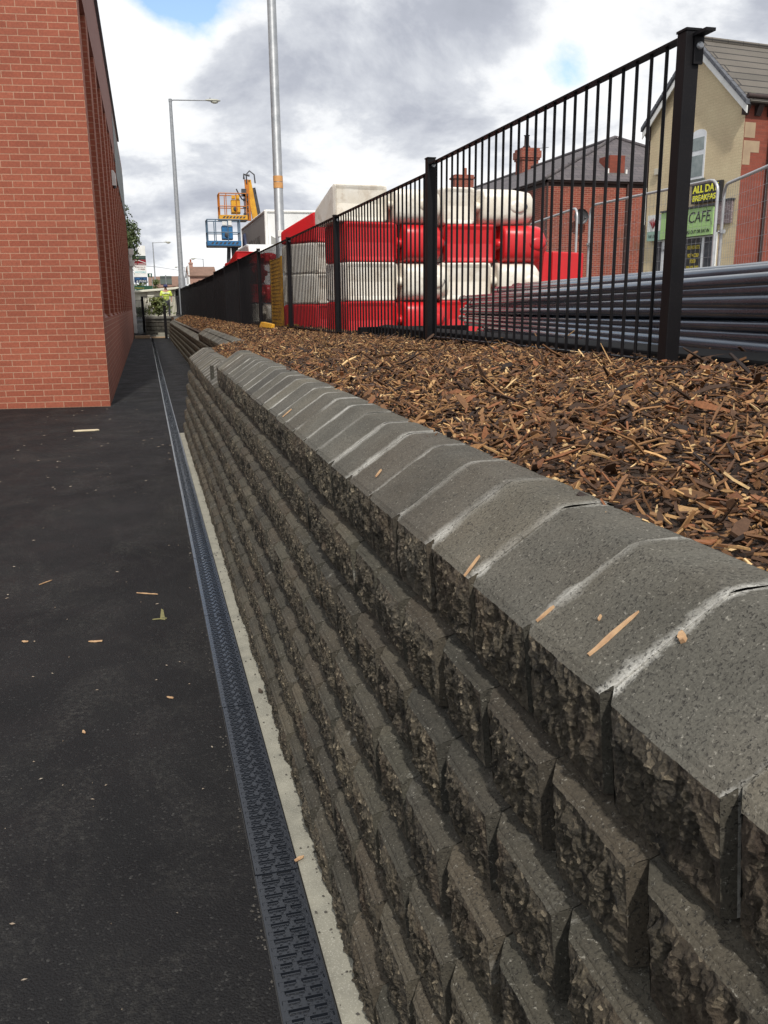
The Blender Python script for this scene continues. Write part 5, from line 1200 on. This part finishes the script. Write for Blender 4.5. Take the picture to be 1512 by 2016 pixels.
# ================================================================== WOOD PIECES AND DEBRIS
def splinter(name, label, x, y, z, Ln, w, yaw, th=.004, tilt=0., group=None, roll=0.):
    mb = MB(); n = 7; V = []; rg = random.Random(int(x*1000+y*77))
    for i in range(n):
        t = i/(n-1); ww = w*(.25+.75*math.sin(math.pi*min(1, max(.06, t*1.02)))**.6)*rg.uniform(.8, 1.15)/2; yy = (t-.5)*Ln; off = .06*w*math.sin(t*9)
        V += [(off-ww, yy, 0), (off+ww, yy, 0), (off+ww*.8, yy, th*rg.uniform(.7, 1.1)), (off-ww*.8, yy, th*rg.uniform(.7, 1.1))]
    F = []
    for i in range(n-1):
        for k in range(4): F.append((i*4+k, i*4+(k+1) % 4, (i+1)*4+(k+1) % 4, (i+1)*4+k))
    F += [(3, 2, 1, 0), tuple(range(4*n-4, 4*n))]
    o = mb.add(V, F).build(name, m_chip, None); o.location = (x, y, z); o.rotation_euler = (tilt, roll, yaw); return tag(o, label, 'wood piece', group)
SLP = math.atan(.037/.055)
def oncope(x, k=0, d=.0015): return 1.02+(x-xcourse(0))*(.037/.055)+d
def capsplint(label, x, y, Ln, w, ang, th=.004):
    """ang: direction within the sloping face, 0 = along the wall"""
    o = splinter('wood_splinter', label, 0, 0, 0, Ln, w, 0, th)
    m = Matrix.Translation((x, y, oncope(x))) @ Matrix.Rotation(-SLP, 4, 'Y') @ Matrix.Rotation(ang, 4, 'Z')
    o.matrix_world = m; return o
capsplint('long pale wood splinter lying across the second nearest whole coping stone', .521, .877, .083, .0085, -1.50, .003)
capsplint('thin reddish wood splinter beside the joint left of the long pale splinter', .4935, 1.007, .032, .004, -1.5)
capsplint('thin brown sliver near the coping front edge, two stones beyond the long pale splinter', .484, 1.26, .050, .004, -1.05)
capsplint('stubby chip of wood on the white-stained joint, right of the long pale splinter', .556, .790, .016, .010, -.6, .006)
capsplint('tiny wood flake just above the long pale splinter', .526, .920, .009, .003, -1.1)
capsplint('small pale wood sliver on the coping, about a third of the way along', .514, 1.97, .030, .005, -.9)
capsplint('small brown sliver on the coping farther along the wall', .50, 3.3, .05, .005, -1.2)
splinter('wood_chip', 'pale forked wood chip on the asphalt left of the drain', -.317, 3.813, .003, .06, .018, 1.4)
splinter('wood_chip', 'small pinkish chip on the asphalt near the left edge of the photo', -.62, 3.9, .003, .03, .014, 1.2)
splinter('wood_chip', 'small tan chip at the lower left of the asphalt', -.311, 2.94, .003, .022, .010, .4)
splinter('wood_chip', 'short brown chip on the asphalt beside the drain, nearer than the twig', -.012, 3.136, .003, .03, .009, .9)
splinter('twig', 'thin brown twig on the asphalt beyond the yellow mark', -.093, 4.424, .003, .12, .008, 1.1)
splinter('wood_sliver', 'thin pale sliver on the asphalt at the left', -.623, 4.777, .003, .09, .008, -.7)
splinter('wood_chip', 'orange-brown chip lying on the edge of the pale footing strip', .294, 2.016, .013, .03, .012, -1.1, .004)
splinter('wood_chip', 'dark curled chip on the pale footing strip farther along', .323, 3.074, .012, .03, .014, .3, .008).data.materials[0] = m_bark
mb = MB(); mb.prism([(-.15, 0), (-.12, -.035), (.1, -.04), (.15, -.01), (.13, .035), (-.1, .04)], 'z', .003, .016)
o = mb.build('wood_offcut', pm('bleached_wood', (.60, .52, .36), (.5, .42, .28), rough=.8, ns=5), None, bevel=.003); o.location = (-.782, 10.876, 0); tag(o, 'pale oblong offcut lying on the asphalt in front of the brick building corner', 'offcut')
mb = MB(); mb.add([(-.012, -.03, .002), (.012, -.05, .002), (.006, .10, .002), (-.004, .12, .002)], [(0, 1, 2, 3)]); mb.add([(-.05, -.03, .0025), (.02, -.035, .0025), (.018, -.015, .0025), (-.045, -.018, .0025)], [(0, 1, 2, 3)])
o = mb.build('paint_mark', pm('yellow_survey_paint', (.24, .22, .08), (.08, .075, .04), rough=.8, ns=40), None, recalc=False); o.location = (-.023, 4.053, 0); tag(o, 'faint yellow paint mark on the asphalt beside the drain', 'paint mark')
rg = np.random.default_rng(21); n = 150
yy = 1.2+12*rg.random(n)**1.3; xx = rg.uniform(-1.0, .17, n)*np.clip(yy/4, .5, 1.4); xx = np.minimum(xx, .16)
ln = rg.uniform(.003, .014, n)*np.clip(yy/5, .6, 1.5); a = rg.uniform(0, 6.28, n)
c = np.stack([xx, yy, np.full(n, .0035)], -1); d1 = np.stack([np.cos(a), np.sin(a), np.zeros(n)], -1)*ln[:, None]; d2 = np.stack([-np.sin(a), np.cos(a), np.zeros(n)], -1)*(ln*rg.uniform(.12, .6, n))[:, None]
up = np.array([0, 0, .003])
V = np.stack([c-d1, c-d2*.8, c+d1, c+d2, c+up], 1).reshape(-1, 3); b_ = np.arange(n)[:, None]*5
F = np.concatenate([b_+np.array([0, 1, 4]), b_+np.array([1, 2, 4]), b_+np.array([2, 3, 4]), b_+np.array([3, 0, 4])])
struct(npmesh('grit_and_splinters', V, F, pm('grey_grit', (.30, .27, .22), (.2, .13, .08), ns=9)), 'stuff')

rg = np.random.default_rng(33); n = 420      # grit washed up along the drain and the foot of the wall
yy = .9+9*rg.random(n)**1.4; side = rg.random(n)
xx = np.where(side < .45, .166-.02*rg.random(n)**2, np.where(side < .8, .335+.012*rg.random(n)-.02*rg.random(n)**3, .29+.05*rg.random(n)))
zz_ = np.where(side < .45, .002, .0095); r_ = rg.uniform(.0012, .004, (n, 1)); a = rg.uniform(0, 6.28, n)
c = np.stack([xx, yy, zz_], -1); d1 = np.stack([np.cos(a), np.sin(a), 0*a], -1)*r_*1.4; d2 = np.stack([-np.sin(a), np.cos(a), 0*a], -1)*r_; up = np.array([0, 0, 1])*r_*1.2
V = np.stack([c-d1, c-d2, c+d1, c+d2, c+up], 1).reshape(-1, 3); b_ = np.arange(n)[:, None]*5
F = np.concatenate([b_+np.array([0, 1, 4]), b_+np.array([1, 2, 4]), b_+np.array([2, 3, 4]), b_+np.array([3, 0, 4])])
struct(npmesh('gravel_grit', V, F, pm('dark_grit', (.075, .068, .058), (.03, .027, .023), ns=60)), 'stuff')
